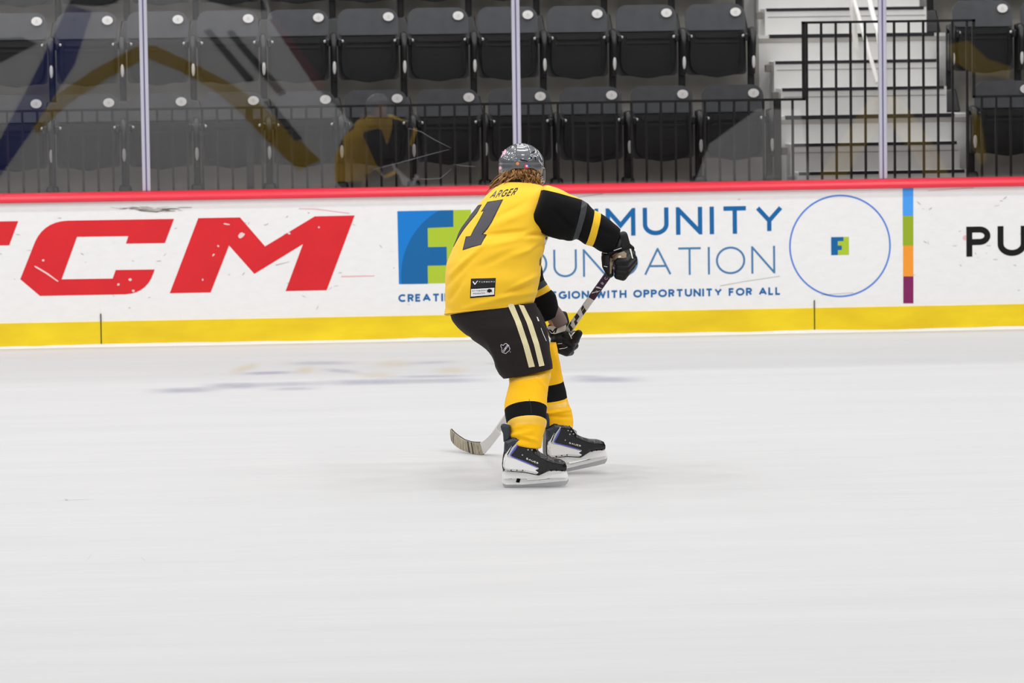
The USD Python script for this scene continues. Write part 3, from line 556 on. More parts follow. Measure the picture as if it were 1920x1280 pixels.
# left sleeve, reaching down behind the body
LS = axis_st([(955, 400, -8.3, 34, .085), (972, 450, -8.2, 32, .08), (990, 505, -8.12, 27, .07), (1000, 532, -8.1, 22, .065), (1006, 543, -8.09, 22, .065), (1011, 553, -8.08, 24, .068), (1018, 568, -8.06, 27.5, .07), (1027, 587, -8.04, 22, .06), (1032, 597, -8.03, 15, .045)])
lr = wrinkle(loft(LS, 64, 6), (), .004, 12, 3)
a1, a2, a3, a4 = bands(lr, [(0, 3), (3, 4), (4, 5), (5, 8)], 6)
lp = part('sleeve', a1, m_black, label='black left sleeve behind the body'); part('sleeve_band', a2, m_grey, lp); part('sleeve_band', a3, m_jer, lp); part('sleeve_cuff', a4, m_black, lp)
# lettering and patches on the jersey
def dr(name, poly, target, m, parent, off=.0016, edge=3.0, label=None): return part(name, drape(poly, target, off, edge), m, parent, label=label)
one = Polygon([(914.4, 378.6), (942.4, 374.2), (934.5, 390), (921.5, 416.5), (912.5, 430), (904.5, 439), (911.8, 440), (906, 449.5), (901.5, 458.2), (885, 462.5), (868, 468), (873.8, 443.8), (882.5, 442.8), (888.5, 430.5), (897.5, 415), (908.2, 394.5), (903, 396)])
# the other digit wraps round the far side of the back: laid on from a view square to the back
SA = math.radians(38); SD = np.array([math.sin(SA), math.cos(SA), -.05]); SD /= np.linalg.norm(SD); SU = np.array([math.cos(SA), -math.sin(SA), 0]); SV = np.cross(SU, SD)
SC = W(905, 420, -8.6)
def square_drape(poly, target, off, edge=.008):
    v, f = trimesh.creation.triangulate_polygon(poly, engine='earcut'); v3, f = trimesh.remesh.subdivide_to_size(np.column_stack([v, np.zeros(len(v))]), f, edge)
    o = SC+v3[:, :1]*SU+v3[:, 1:2]*SV-3*SD
    loc, ir, _ = target.ray.intersects_location(o, np.tile(SD, (len(o), 1)), multiple_hits=False)
    t = np.full(len(o), np.nan); t[ir] = (loc-o[ir])@SD; gi = np.where(~np.isnan(t))[0]
    f = f[~np.isnan(t)[f].any(1)]; f = f[np.ptp(t[f], axis=1) < .03]; t = np.nan_to_num(t)
    m = trimesh.Trimesh(o+SD*(t-off)[:, None], f, process=False); m.remove_unreferenced_vertices()
    if (m.face_normals@SD).mean() > 0: m.invert()
    return m
def uv(px, py):
    q = drape(Polygon([(px-.4, py-.4), (px+.4, py-.4), (px, py+.4)]), jersey, 0).vertices.mean(0)-SC; return np.array([q@SU, q@SV])
u1a, u1b = uv(913, 384), uv(872, 462)          # top left and bottom left of the 1
e1, e2 = uv(940, 377)-uv(915, 381), u1b-u1a
hx, hv = e1/np.linalg.norm(e1), e2/np.linalg.norm(e2); hl = np.linalg.norm(e2); hx = np.array([1., hx[1]*.4])
def sv(a, b_): return tuple(u1a+hx*a+hv*(b_*hl))
seven = Polygon([sv(-.046, -.01), sv(-.038, .19), sv(-.108, .97), sv(-.165, .99), sv(-.108, .24), sv(-.175, .27), sv(-.168, .02)])
o = part('number', square_drape(seven.buffer(.0022, join_style=2), jersey, .0016), m_ink, jp); part('number_fill', square_drape(seven.buffer(-.0032, join_style=2), jersey, .0026), m_num, o)
for q, nm in ((one, 'number'),):
    o = dr(nm, q.buffer(.7, join_style=2), jersey, m_ink, jp, .0014)
    dr('number_fill', q.buffer(-1.0, join_style=2), jersey, m_num, o, .0024)
ls, _ = word('ARGER', .19, .26)
def quad(q, o, u, w): return affinity.affine_transform(q, [u[0], w[0], u[1], w[1], o[0], o[1]])
lw_ = word('ARGER', .19, .26)[1]
for q in ls: dr('name_letter', quad(q, (917, 372.2), (46.8/lw_, -6.3/lw_), (9.3, -14.4)), jersey, m_ink, jp, .0016, 2)
tq = Polygon([(883, 522.3), (929.6, 521), (927.6, 554.8), (881.4, 558.6)])
tg = dr('jersey_tag', tq, jersey, m_ink, jp, .0018, label='black and white jersey tag')
dr('tag_panel', Polygon([(883.2, 541.8), (927.2, 539.2), (926.6, 552.2), (882.8, 556)]), jersey, m_white, tg, .0028)
dr('tag_mark', Polygon([(885.7, 527.6), (888, 527.4), (890.4, 531.4), (894.6, 526.4), (896.3, 526.2), (891, 533.6), (889.6, 533.6)]), jersey, m_white, tg, .0028, 1.5)
for i, q in enumerate(word('TURBERU', .2, .42)[0]): dr('tag_letter', quad(q, (897.3, 529.6), (28/8.0, -.5/8.0), (0, -2.3)), jersey, m_silver, tg, .0028, 2)
for y_ in (535.6, 537.6): dr('tag_line', LineString([(884, y_+1), (926.5, y_-.8)]).buffer(.3), jersey, m_grey, tg, .0028, 3)
for tx, oy, ux in (('PITTSBURGH', 546.6, 26), ('PENGUINS', 551.6, 22)):
    wl, wt = word(tx, .2, .4)
    for q in wl:
        if q is not None: dr('tag_letter', quad(q, (885.4 if oy < 550 else 887, oy), (ux/wt, -1.4/wt), (0, -2.2)), jersey, m_grey, tg, .0034, 2)
dr('tag_emblem', Polygon([(912.3, 543.3), (914.5, 543.2), (916.5, 541.2), (919, 541.8), (922.7, 543.5), (921.6, 545.5), (923.6, 547.4), (920, 547), (917.8, 549), (915.5, 547.4), (912.2, 547.9), (914.2, 545.8)]), jersey, m_ink, tg, .0034, 2)
dr('chest_trim', Polygon([(1021.5, 446), (1024.5, 441.5), (1026.5, 441), (1026, 448), (1023.5, 457), (1021.5, 460)]), jersey, m_white, jp, .0014, 2); dr('chest_trim', Polygon([(1022.6, 446.5), (1025, 443), (1025.4, 448), (1023.2, 451.5)]), jersey, m_ink, jp, .0024, 2)
dr('chest_trim', Polygon([(1012, 487), (1015, 480), (1014.2, 492), (1013.4, 500), (1011.6, 496)]), jersey, m_ink, jp, .0014, 2)
# -- pants
PS = [(845, 588, 1004, 568, -8.62, .16, .1), (848, 599, 1010, 585, -8.62, .17), (864.5, 619, 1018, 605, -8.63, .165), (886, 637, 1026, 622, -8.63, .155), (905, 651, 1029, 640, -8.64, .145), (921, 670, 1031, 660, -8.64, .135), (934, 694, 1034.5, 676, -8.64, .125), (943.5, 709.5, 1036.5, 690, -8.64, .125, .05)]
PF = [(905, 610, 870, 640, 4, -.004), (905, 625, 925, 680, 6, -.006), (915, 640, 940, 700, 5, .005), (900, 615, 920, 660, 5, .005), (960, 600, 990, 680, 12, .004)]
pr = wrinkle(loft(PS, 90, 8, 2.2), PF, .004, 8, 12); pants = skin(pr, True, True)
pp = part('pants', pants, m_pants, label='black padded hockey pants')
fp = wrinkle(loft(axis_st([(945, 585, -8.5, 50, .15), (975, 608, -8.36, 47, .15), (992, 626, -8.24, 37, .14), (998, 642, -8.17, 31, .13), (1001, 660, -8.12, 30, .125)]), 60, 6, 2.2), (), .004, 8, 15)
part('far_leg', skin(fp), m_pants, pp)
def zb(pts): return [(820+x/3.3675, 560+y/3.3675) for x, y in pts]
dr('stripe', Polygon(zb([(438, 27), (482, 33), (530, 150), (580, 300), (616, 428), (578, 434), (540, 290), (490, 142)])), pants, m_cream, pp, label='cream pants stripe')
dr('stripe', Polygon(zb([(513, 37), (546, 42), (598, 145), (642, 280), (677, 421), (643, 428), (610, 290), (564, 150)])), pants, m_cream, pp, label='cream pants stripe')
dr('piping', LineString(zb([(655, 185), (668, 220), (688, 265)])).buffer(.5), pants, m_white, pp); dr('pants_mark', Polygon(zb([(626, 112), (634, 116), (645, 140), (636, 142)])), pants, m_white, pp)
# shield emblem on the pants
def zq(pts): return [(830+x/5.5636, 490+y/5.5636) for x, y in pts]
sh = Polygon(zq([(603, 868), (618, 864), (630, 872), (645, 856), (660, 850), (672, 858), (684, 868), (694, 872), (697, 895), (706, 905), (698, 932), (676, 948), (660, 964), (640, 958), (618, 950), (612, 925), (612, 900), (604, 890)]))
si = sh.buffer(-1.25)
em = dr('emblem', sh.difference(si), pants, m_silver, pp, .0018, 2, 'silver shield emblem')
dr('emblem_band', LineString(zq([(632, 940), (680, 872)])).buffer(1.9, cap_style=2).intersection(sh), pants, m_silver, em, .002, 2)
for q, o_ in zip(word('NHL', .2, .35)[0], ((638, 938), (650, 921), (664, 900))): dr('emblem_letter', quad(q, zq([o_])[0], (2.0, -2.8), (-1.3, -1.9)), pants, m_pants, em, .0028, 2)
dr('emblem_mark', Point(*zq([(705, 943)])[0]).buffer(.8), pants, m_silver, em, .0018, 2)
# -- socks
NS = [(952, 690, 1034, 676, -8.64, .09), (954, 706, 1034, 690, -8.64, .094, .1), (954, 716, 1032.5, 706, -8.66, .094, .2), (950.5, 733, 1028, 724, -8.69, .092, .3), (946.3, 757, 1025.4, 752, -8.74, .09, .42), (946.8, 768, 1025, 765, -8.76, .089, .5), (950.5, 794.5, 1025, 791.5, -8.81, .085, .52), (953, 806, 1022, 804, -8.83, .08, .42), (955, 818, 1018, 818, -8.86, .07), (957, 827, 1014.5, 838, -8.88, .062, -.1), (960, 830, 1012, 839, -8.88, .055, -.1)]
NF = [(960, 815, 1000, 808, 2.5, .005), (956, 822, 990, 826, 2.5, -.005), (958, 810, 985, 804, 2, -.004), (960, 699, 1010, 690, 3, -.006), (1005, 705, 1024, 730, 3, .004), (965, 708, 1000, 703, 3, .004), (975, 815, 1008, 826, 3, .004)]
nr = wrinkle(loft(NS, 80, 7, 2.1), NF, .003, 12, 21)
c1, c2, c3, c4, c5, c6 = bands(nr, [(0, 1.75), (1.75, 2.35), (2.35, 5), (5, 6), (6, 7), (7, 10)], 7)
kp = part('sock', c1, m_sock, label='near yellow sock with a black band'); part('shin_tape', c2, m_tape, kp); part('sock_leg', c3, m_sock, kp); part('sock_band', c4, m_black, kp, label='black sock band'); part('shin_tape', c5, m_tape, kp); part('sock_ankle', c6, m_sock, kp)
full = skin(nr)
dr('seam', LineString([(992, 748), (995, 760), (996.5, 775)]).buffer(.3), full, m_joint, kp, .0016, 3)
FS = [(965, 652, 1043, 642, -8.12, .085), (978, 690, 1049.5, 679, -8.15, .085), (988, 722, 1057, 713, -8.195, .084, -.1), (994, 752, 1063, 744, -8.245, .082, -.1), (998, 766, 1067, 758, -8.265, .08), (1004, 778, 1072, 773, -8.29, .076), (1010, 790, 1075, 790, -8.31, .068), (1014, 802, 1074, 802, -8.33, .062)]
fr = wrinkle(loft(FS, 70, 7, 2.1), [(1028, 775, 1068, 768, 2.5, .005), (1026, 780, 1070, 782, 2.5, -.005), (1035, 650, 1046, 690, 4, .004)], .003, 12, 33)
d1, d2, d3, d4, d5 = bands(fr, [(0, 2), (2, 3), (3, 3.4), (3.4, 4.2), (4.2, 7)], 7)
kq = part('sock', d1, m_sock, label='far yellow sock with a black band'); part('sock_band', d2, m_black, kq, label='black sock band'); part('sock_leg', d3, m_sock, kq); part('shin_tape', d4, m_tape, kq); part('sock_ankle', d5, m_sock, kq)

# -- helmet: crown shell with a cut-out rim, deeper over the ears
hC = W(977.5, 311, HY+.01)
def helm_r(az, po):
    """radius factors; az 0 = towards the camera (back of the head), positive to the right"""
    back = np.cos(az)
    ridge = .032*np.exp(-((np.abs(az)-.42)/.16)**2)*np.exp(-((po-.95)/.5)**2)
    step = -.038/(1+np.exp(-(po-1.42)*40))*(.5+.5*back)
    bump = .03*np.exp(-((az-.55)/.3)**2-((po-.35)/.28)**2)+.022*np.exp(-((az+.75)/.3)**2-((po-.42)/.28)**2)
    return 1+ridge+step+bump
NA, NP = 144, 44
az = np.linspace(0, 2*np.pi, NA, endpoint=False); azs = (az+np.pi) % (2*np.pi)-np.pi
rim = 1.64+.30*np.clip((np.abs(azs)-.42)/.6, 0, 1)**1.1+.42*np.exp(-((np.abs(azs)-1.55)/.32)**2)-.62*np.clip((1.0-np.abs((azs-2.73+np.pi) % (2*np.pi)-np.pi))/.45, 0, 1)
po = np.linspace(.02, 1, NP)[:, None]*rim[None]
rf_ = helm_r(azs[None], po)
vx, vy, vz = np.sin(po)*np.sin(azs)[None], -np.sin(po)*np.cos(azs)[None], np.cos(po)
low = np.clip((po-1.57), 0, 1)
def hshell(k): return np.stack([hC[0]+(.1105*k)*rf_*vx*(1+.05*low), hC[1]+.132*k*rf_*vy, hC[2]+(.108*k)*rf_*vz*(1+.25*low)+.0], -1)
outer, inner = hshell(1.0), hshell(.95)
hm = skin(np.concatenate([outer, inner[::-1]], 0), True, True)
hp = part('helmet', hm, m_helm, smooth=50, label='glossy grey hockey helmet')
Hm = skin(outer, True, False)
def zh(pts): return [(910+x/10.664, 250+y/10.664) for x, y in pts]
dr('vent', Polygon(zh([(918, 385), (950, 352), (995, 346), (1000, 362), (962, 400), (930, 402)])), Hm, m_dark, hp, .0012, 2); dr('vent', Polygon(zh([(500, 275), (525, 248), (535, 252), (515, 290), (502, 292)])), Hm, m_dark, hp, .0012, 2)
dr('vent', Polygon(zh([(690, 515), (760, 525), (850, 548), (846, 562), (770, 552), (712, 540)])), Hm, m_dark, hp, .0012, 2); dr('vent', Polygon(zh([(990, 440), (1010, 470), (1018, 540), (1000, 530), (988, 480)])), Hm, m_dark, hp, .0012, 2); dr('vent', Polygon(zh([(905, 470), (925, 465), (940, 500), (922, 512)])), Hm, m_dark, hp, .0012, 2)
dr('sticker', Polygon(zh([(335, 350), (362, 358), (385, 322), (412, 318), (416, 340), (395, 385), (405, 415), (385, 425), (368, 415), (330, 480), (308, 488), (315, 460), (345, 410), (330, 375)])), Hm, m_pink, hp, .0012, 2, 'pink ribbon sticker')
dr('sticker', Point(*zh([(298, 690)])[0]).buffer(1).envelope.centroid.buffer(3.0).intersection(Polygon(zh([(274, 640), (322, 625), (326, 700), (300, 745), (272, 725)]))), Hm, m_pink, hp, .0012, 2, 'pink oval sticker')
dr('sticker', Point(*zh([(645, 604)])[0]).buffer(3.1), Hm, m_ora, hp, .0012, 2, 'orange round sticker')
c_ = Point(*zh([(828, 652)])[0]); st_ = dr('sticker', c_.buffer(4.9), Hm, m_stkb, hp, .0012, 2, 'red and blue round sticker'); dr('sticker_half', c_.buffer(4.6).intersection(Polygon(zh([(760, 590), (838, 590), (820, 640), (880, 690), (860, 720), (760, 720)]))), Hm, m_stkr, st_, .002, 2)
dr('sticker_half', c_.buffer(2.0), Hm, m_white, st_, .0026, 2)
for p_ in ([(1060, 505), (1080, 530), (1140, 625), (1150, 645), (1130, 640), (1075, 560)], [(1035, 320), (1060, 345), (1130, 490), (1142, 540), (1120, 520), (1080, 420)]): dr('helmet_stripe', Polygon(zh(p_)), Hm, m_silver, hp, .0012, 2)
# ear guard, chin strap anchor and the small white lettering on the side
eg = W(1010, 331, HY-.055); t_ = np.linspace(0, 2*np.pi, 33)
part('ear_guard', tube(np.stack([eg[0]+.0075*np.cos(t_), eg[1]+.03*np.cos(t_)*.9, eg[2]+.030*np.sin(t_)], -1), .0042, 8, False), m_ear, hp)
side = part('side_panel', blend({'a': (W(1018, 318, HY-.02), .012), 'b': (W(1017, 340, HY-.01), .013), 'c': (W(1018, 326, HY+.07), .012), 'd': (W(1018, 338, HY+.06), .012)}, [('a', 'b', 'c', 'd')], .006, 4), m_helm, hp)
for (x, y), ch in zip(((1014.2, 334.5), (1014.6, 338.2), (1015, 342.2)), 'CCM'):
    for q in word(ch, .24, .2)[0]:
        m = ex_poly(affinity.scale(q, .012, .009, origin=(0, 0)), .001); v = m.vertices.copy(); o_ = W(x, y, HY-.034); m.vertices = np.stack([o_[0]+v[:, 0], o_[1]-v[:, 2], o_[2]+v[:, 1]], -1)
        part('helmet_letter', m, m_white, hp, smooth=False)
# -- hair: locks curling out below the helmet
rg = np.random.default_rng(11)
locks = [[], []]
for i in range(230):
    u = rg.random(); a0 = -1.45+2.3*u                         # azimuth around the back of the head
    rt = .088; y0 = 317+3*rg.normal()
    root = np.array([hC[0]+rt*math.sin(a0), hC[1]-.108*math.cos(a0), W(977, y0, HY)[2]])
    out = np.array([math.sin(a0), -math.cos(a0), 0]); L = .05+.035*rg.random()+(.02 if a0 < -.55 else 0); flare = (.05 if a0 < -.6 else .016)*(.5+rg.random())
    t = np.linspace(0, 1, 9)[:, None]; w = rg.normal(0, .011, 2)
    tan = np.array([math.cos(a0), math.sin(a0), 0])
    p = root+np.array([0, 0, -1])*L*t+out*(flare*t**2+.013*np.sin(t*6.5+i))+tan*(w[0]*np.sin(t*4+i)+w[1]*t-(.02*t if a0 < -.5 else 0))
    if p[-1][2] < W(960, 352, HY)[2] and a0 > -.7: p[:, 2] += (W(960, 350, HY)[2]-p[-1][2])*t[:, 0]
    locks[int(rg.random() < .38)].append(tube(p, .0052*(1-t[:, 0]**3*.85), 5))
capm = skin(np.stack([np.stack([hC[0]+.092*k*np.sin(az), hC[1]-.045-.067*k*np.cos(az), az*0+W(977, y_, HY)[2]], -1) for y_, k in ((300, .9), (316, 1), (326, .97), (334, .85), (340, .7))], 0), True, True)
hr = part('hair', cat([capm]+locks[0]), m_hair, label='wavy brown hair below the helmet'); part('hair_lock', cat(locks[1]), m_hair2, hr, label='lighter locks of hair')
part('collar', skin(loft([(944, 345, 1000, 344, -8.32, .075, .2), (946, 340, 999, 340, -8.31, .07, .2)], 48, 3), True, True), m_dark, jp)

# -- stick: shaft, grip band, blade
HE = G(901, 850.5); TOP = W(1163, 483, -8.40); ax = (TOP-HE); LEN = np.linalg.norm(ax); ax /= LEN
sw = np.cross(ax, [0, 1, 0]); sw /= np.linalg.norm(sw); sn = np.cross(sw, ax)
def onshaft(px):
    lo, hi = 0., 1.
    for _ in range(40):
        k = (lo+hi)/2; lo, hi = (k, hi) if proj(HE+ax*LEN*k)[0] < px else (lo, k)
    return lo
tq_ = thing('hockey_stick', 'white hockey stick with a plum grip end and a taped blade, held by the player', 'hockey stick', HE)
def shaft(k0, k1, gw, gd):
    r = []
    for k in (k0, k1):
        c = HE+ax*LEN*k; r.append([c+sw*a*gw+sn*b*gd for a, b in ((-1, -.7), (-.8, -1), (.8, -1), (1, -.7), (1, .7), (.8, 1), (-.8, 1), (-1, .7))])
    return skin(np.array(r))
def sp_(name, m, mt, parent=None, smooth=False, label=None): return obj(name, m, mt, parent if parent is not None else tq_, smooth=smooth, off=HE, label=label)
kA, kB, kC = onshaft(1110), onshaft(1060), onshaft(903)
shp = sp_('shaft', shaft(.03, kA, .0165, .0115), m_shaft, label='white shaft'); gp = sp_('grip_band', shaft(kA, .985, .0166, .0116), m_grip, label='dark plum grip end')
shm = shaft(.03, .985, .0167, .0117)
def along(px, d):  # photograph point on the shaft at px along x, d pixels across
    q = proj(HE+ax*LEN*onshaft(px)); e = proj(HE+ax*LEN*onshaft(px)+sw*.01)-q; return tuple(q+e/np.linalg.norm(e)*d)
for x0_, x1_, da, db in ((1066, 1072, -5, 3), (1074, 1080, -6, 1), (1079, 1087, -2, 6), (1088, 1096, -6, 0), (1091, 1098, 1, 5), (1068, 1076, 3, 6)):
    sp_('shaft_pattern', drape(Polygon([along(x0_, da), along(x1_-2, da), along(x1_, db), along(x0_+3, db)]), shm, .001, 3), m_pat, shp)
for x0_, x1_ in ((1113, 1120), (1121, 1123)): sp_('grip_mark', drape(Polygon([along(x0_, 5), along(x0_+2, 5), along(x1_+1, -5), along(x1_, -5)]), shm, .001, 3), m_shaft, gp)
for q, x_ in zip(word('RIBCOR', .16, .2)[0], np.linspace(1117, 1134, 6)):
    if q is None: continue
    o_ = np.array(along(x_, 2)); u_ = np.array(along(x_+3, 2))-o_; w_ = np.array(along(x_, -3.2))-o_; sp_('grip_letter', drape(affinity.affine_transform(q, [u_[0], w_[0], u_[1], w_[1], o_[0], o_[1]]), shm, .001, 3), m_silver, gp)
# blade: curved plate from the heel to the toe
BP = [(930, 803, 939, 813, -7.58), (917, 817, 927, 829, -7.52), (905, 827.5, 913, 845.5, -7.47), (899, 829, 905, 851, -7.44), (888, 828.5, 892, 850.5, -7.40), (874, 825, 877, 846.5, -7.34), (862, 818, 862, 840, -7.27), (853, 811, 851.5, 831, -7.2), (848.5, 806.5, 847, 822, -7.16), (846.3, 804, 846.2, 811, -7.14)]
S_ = np.array(BP, float); tt_ = np.linspace(0, len(S_)-1, 60); Q = PchipInterpolator(np.arange(len(S_)), S_)(tt_)
up_, lo_ = W(Q[:, 0], Q[:, 1], Q[:, 4]), W(Q[:, 2], Q[:, 3], Q[:, 4]); lo_[:, 2] = np.maximum(lo_[:, 2], .002)
tn = np.gradient((up_+lo_)/2, axis=0); nn = np.cross(tn, up_-lo_); nn /= np.linalg.norm(nn, axis=1, keepdims=True)
def plate(i0, i1, h): 
    u, l, n_ = up_[i0:i1], lo_[i0:i1], nn[i0:i1]
    return skin(np.stack([u+n_*h, l+n_*h, l-n_*h, u-n_*h], 1))
bl = sp_('blade', plate(0, 60, .0045), m_shaft, smooth=35, label='white curved blade'); i3 = int(2.75/(len(S_)-1)*59)
tp = sp_('blade_tape', plate(i3, 60, .0062), m_btape, bl, smooth=35, label='worn beige blade tape')
for j in np.linspace(i3+2, 56, 15).astype(int):
    sp_('tape_edge', plate(j, j+2, .0068), m_edge if j % 3 == 0 else m_btape, tp)
ub = np.concatenate([up_[i3:59], ]); sp_('tape_rim', tube(ub, .0035, 6), m_edge, tp); sp_('tape_rim', tube(np.maximum(lo_[i3:59], [-9, -99, .0035]), .003, 6), m_edge, tp)

# -- gloves
def finger(pts, r):
    ms = [m3.Manifold.batch_hull([m3.Manifold.sphere(ra, 14).translate(list(map(float, a))), m3.Manifold.sphere(rb, 14).translate(list(map(float, b)))]) for (a, ra), (b, rb) in zip(zip(pts[:-1], r[:-1]), zip(pts[1:], r[1:]))]
    return m3.Manifold.batch_boolean(ms, m3.OpType.Add)
def glove(parts, edge=.006, it=3):
    t = man(m3.Manifold.batch_boolean(parts, m3.OpType.Add).refine_to_length(edge)); t.merge_vertices(); trimesh.smoothing.filter_taubin(t, iterations=it); return t
def hullp(*s): return m3.Manifold.batch_hull([m3.Manifold.sphere(r, 14).translate(list(map(float, W(x, y, Y)))) for x, y, Y, r in s])
px = 1/402.
gy = -8.42
# right hand, on top of the stick
R_palm = [hullp((1164, 486, gy, 15*px), (1176, 478, gy+.03, 13*px), (1168, 502, gy, 14*px), (1180, 496, gy+.02, 10*px))]
R_roll = [hullp((1163, 443, gy+.03, 8*px), (1169, 441, gy+.04, 8*px), (1174, 462, gy+.03, 9*px), (1166, 466, gy+.02, 9*px)), hullp((1174, 458, gy+.03, 6*px), (1184, 466, gy+.04, 6*px)), hullp((1176, 470, gy+.03, 9*px), (1185, 474, gy+.04, 7*px)), hullp((1178, 482, gy+.02, 9*px), (1189, 484, gy+.03, 6*px)), hullp((1178, 494, gy+.01, 9*px), (1190, 493, gy+.03, 5.5*px))]
R_fing = []
for i, (kx, ky, mx, my, tx, ty, r) in enumerate(((1184, 478, 1172, 492, 1158, 492, 8.2), (1187, 488, 1174, 503, 1160, 502, 8.4), (1184, 498, 1172, 512, 1159, 510, 8.2), (1178, 506, 1168, 519, 1158, 517, 7.2))):
    R_fing.append(finger([W(kx, ky, gy+.03), W(mx, my, gy-.035), W(tx, ty, gy-.03)], [r*px, r*px*1.05, r*px*.95]))
R_thumb = [finger([W(1136, 482, gy-.01), W(1138, 498, gy-.02), W(1144, 514, gy-.02)], [9*px, 9.5*px, 7*px])]
R_cuff = [hullp((1136, 476, gy, 8.5*px), (1158, 464, gy, 8*px), (1163, 447, gy+.03, 6*px), (1142, 472, gy+.06, 12*px), (1158, 456, gy+.07, 11*px)), hullp((1158, 470, gy+.05, 13*px), (1168, 482, gy+.04, 12*px))]
gm = glove(R_palm+R_roll+R_fing+R_thumb+R_cuff)
gR = part('glove', gm, m_glove, label='black right glove on the stick end')
def zg(pts): return [(1060+x/8, 380+y/8) for x, y in pts]
dr('palm', Polygon(zg([(680, 800), (770, 760), (880, 725), (918, 760), (915, 820), (870, 830), (780, 830), (725, 870), (700, 960), (690, 1060), (668, 1070), (668, 900)])), gm, m_palm, gR, .0016, 3, 'worn tan glove palm')
dr('glove_trim', Polygon(zg([(720, 712), (840, 672), (848, 684), (730, 722)])), gm, m_trim, gR, .002, 2); dr('glove_trim', Polygon(zg([(540, 738), (585, 750), (630, 752), (628, 762), (575, 758)])), gm, m_trim, gR, .002, 2)
dr('glove_trim', Polygon(zg([(575, 945), (632, 955), (630, 966), (578, 956)])), gm, m_trim, gR, .002, 2)
dr('glove_mark', Polygon(zg([(960, 690), (988, 690), (1005, 780), (1022, 835), (1000, 836), (985, 770)])), gm, m_trim, gR, .002, 2)
dr('glove_mark', Polygon(zg([(790, 800), (825, 790), (845, 812), (800, 828)])), gm, m_trim, gR, .002, 2)
# left hand, low on the shaft
ly = -8.02
L_parts = [hullp((1036, 616, ly, 11*px), (1054, 612, ly, 10*px), (1040, 626, ly, 12*px), (1056, 622, ly, 11*px)), hullp((1046, 640, ly-.02, 15*px), (1062, 636, ly-.02, 14*px), (1050, 650, ly-.01, 12*px), (1066, 648, ly-.01, 11*px)),
    hullp((1052, 588, ly+.02, 5.5*px), (1058, 589, ly+.02, 6*px), (1062, 604, ly+.01, 6*px), (1060, 612, ly, 8*px)), hullp((1036, 606, ly, 6*px), (1058, 604, ly, 6*px))]
for i, (kx, ky, mx, my, tx, ty, r) in enumerate(((1060, 628, 1072, 634, 1076, 626, 7.6), (1058, 638, 1072, 646, 1080, 638, 7.8), (1054, 648, 1068, 655, 1078, 648, 7.6), (1050, 656, 1062, 661, 1070, 660, 7.4))):
    L_parts.append(finger([W(kx, ky, ly-.04), W(mx, my, ly-.03), W(tx, ty, ly+.03)], [r*px, r*px, r*px*.95]))
L_parts.append(finger([W(1064, 642, ly-.02), W(1078, 636, ly-.045), W(1085, 625, ly-.05)], [9*px, 9*px, 7.5*px]))
lm = glove(L_parts)
gL = part('glove', lm, m_glove, label='black left glove low on the shaft')
def zl(pts): return [(980+x/7.1125, 510+y/7.1125) for x, y in pts]
dr('cuff_panel', Polygon(zl([(318, 725), (440, 700), (560, 676), (576, 690), (584, 755), (570, 785), (430, 826), (380, 822), (345, 770)])), lm, m_trim, gL, .0018, 3, 'white glove cuff panel')
dr('cuff_letter', Polygon(zl([(345, 766), (372, 764), (400, 792), (430, 748), (466, 742), (444, 806), (424, 810), (434, 772), (402, 808), (386, 808), (362, 780), (352, 782)])), lm, m_ink, gL, .003, 2)
for p_ in ([(465, 952), (525, 946), (526, 954), (466, 960)], [(485, 1020), (560, 1010), (595, 994), (598, 1002), (562, 1018), (488, 1029)], [(600, 785), (615, 788), (660, 885), (650, 892)], [(640, 850), (690, 795), (700, 800), (655, 858)]): dr('glove_trim', Polygon(zl(p_)), lm, m_trim, gL, .002, 2)
part('wrist_guard', skin(loft(axis_st([(1034, 578, -8.035, 13, .04), (1041, 590, -8.03, 15, .042), (1046, 600, -8.02, 16, .043), (1051, 611, -8.015, 15, .042)]), 40, 5)), m_cuff, gL)

# -- skates: drawn in the photograph's pixels for the near skate, 406 px to the metre
def zs(pts): return [((930+x/8-943)/406, (914.5-(770+y/8))/406) for x, y in pts]
def cs(poly):
    q = np.array(poly.exterior.coords)[:-1]; return m3.CrossSection([q if poly.exterior.is_ccw else q[::-1]])
def puffed(poly, widths, edge=.006, it=8):
    """profile thickened sideways: widths = [(inset, half width)...], smoothed"""
    c = cs(poly); ms = [c.offset(-i, m3.JoinType.Round).extrude(2*w).translate([0, 0, -w]) for i, w in widths]
    t = man(m3.Manifold.batch_boolean(ms, m3.OpType.Add).refine_to_length(edge)); t.merge_vertices()
    if it: trimesh.smoothing.filter_taubin(t, iterations=it)
    return t
boot_p = Polygon(zs([(140, 445), (280, 385), (440, 425), (520, 450), (570, 520), (610, 600), (700, 660), (790, 705), (880, 735), (980, 755), (1040, 790), (1062, 850), (1052, 905), (900, 885), (780, 890), (700, 930), (640, 960), (420, 915), (110, 895), (100, 800), (112, 700), (132, 600)])).buffer(.0015)
guard_p = Polygon(zs([(128, 460), (118, 330), (98, 290), (85, 235), (100, 205), (130, 198), (215, 215), (225, 300), (215, 440)])).buffer(.001)
hold_p = Polygon(zs([(100, 872), (430, 905), (520, 925), (640, 950), (700, 925), (790, 885), (900, 880), (1052, 898), (1078, 960), (1086, 1030), (1070, 1062), (800, 1085), (400, 1112), (150, 1108), (96, 1085)]))
win_p = Polygon(zs([(445, 985), (560, 968), (665, 985), (690, 1000), (820, 1030), (640, 1050), (470, 1058)]))
blade_p = Polygon(zs([(96, 1082), (400, 1106), (800, 1080), (1086, 1028), (1092, 1060), (1075, 1105), (1040, 1138), (900, 1150), (400, 1166), (150, 1166), (108, 1130)]))
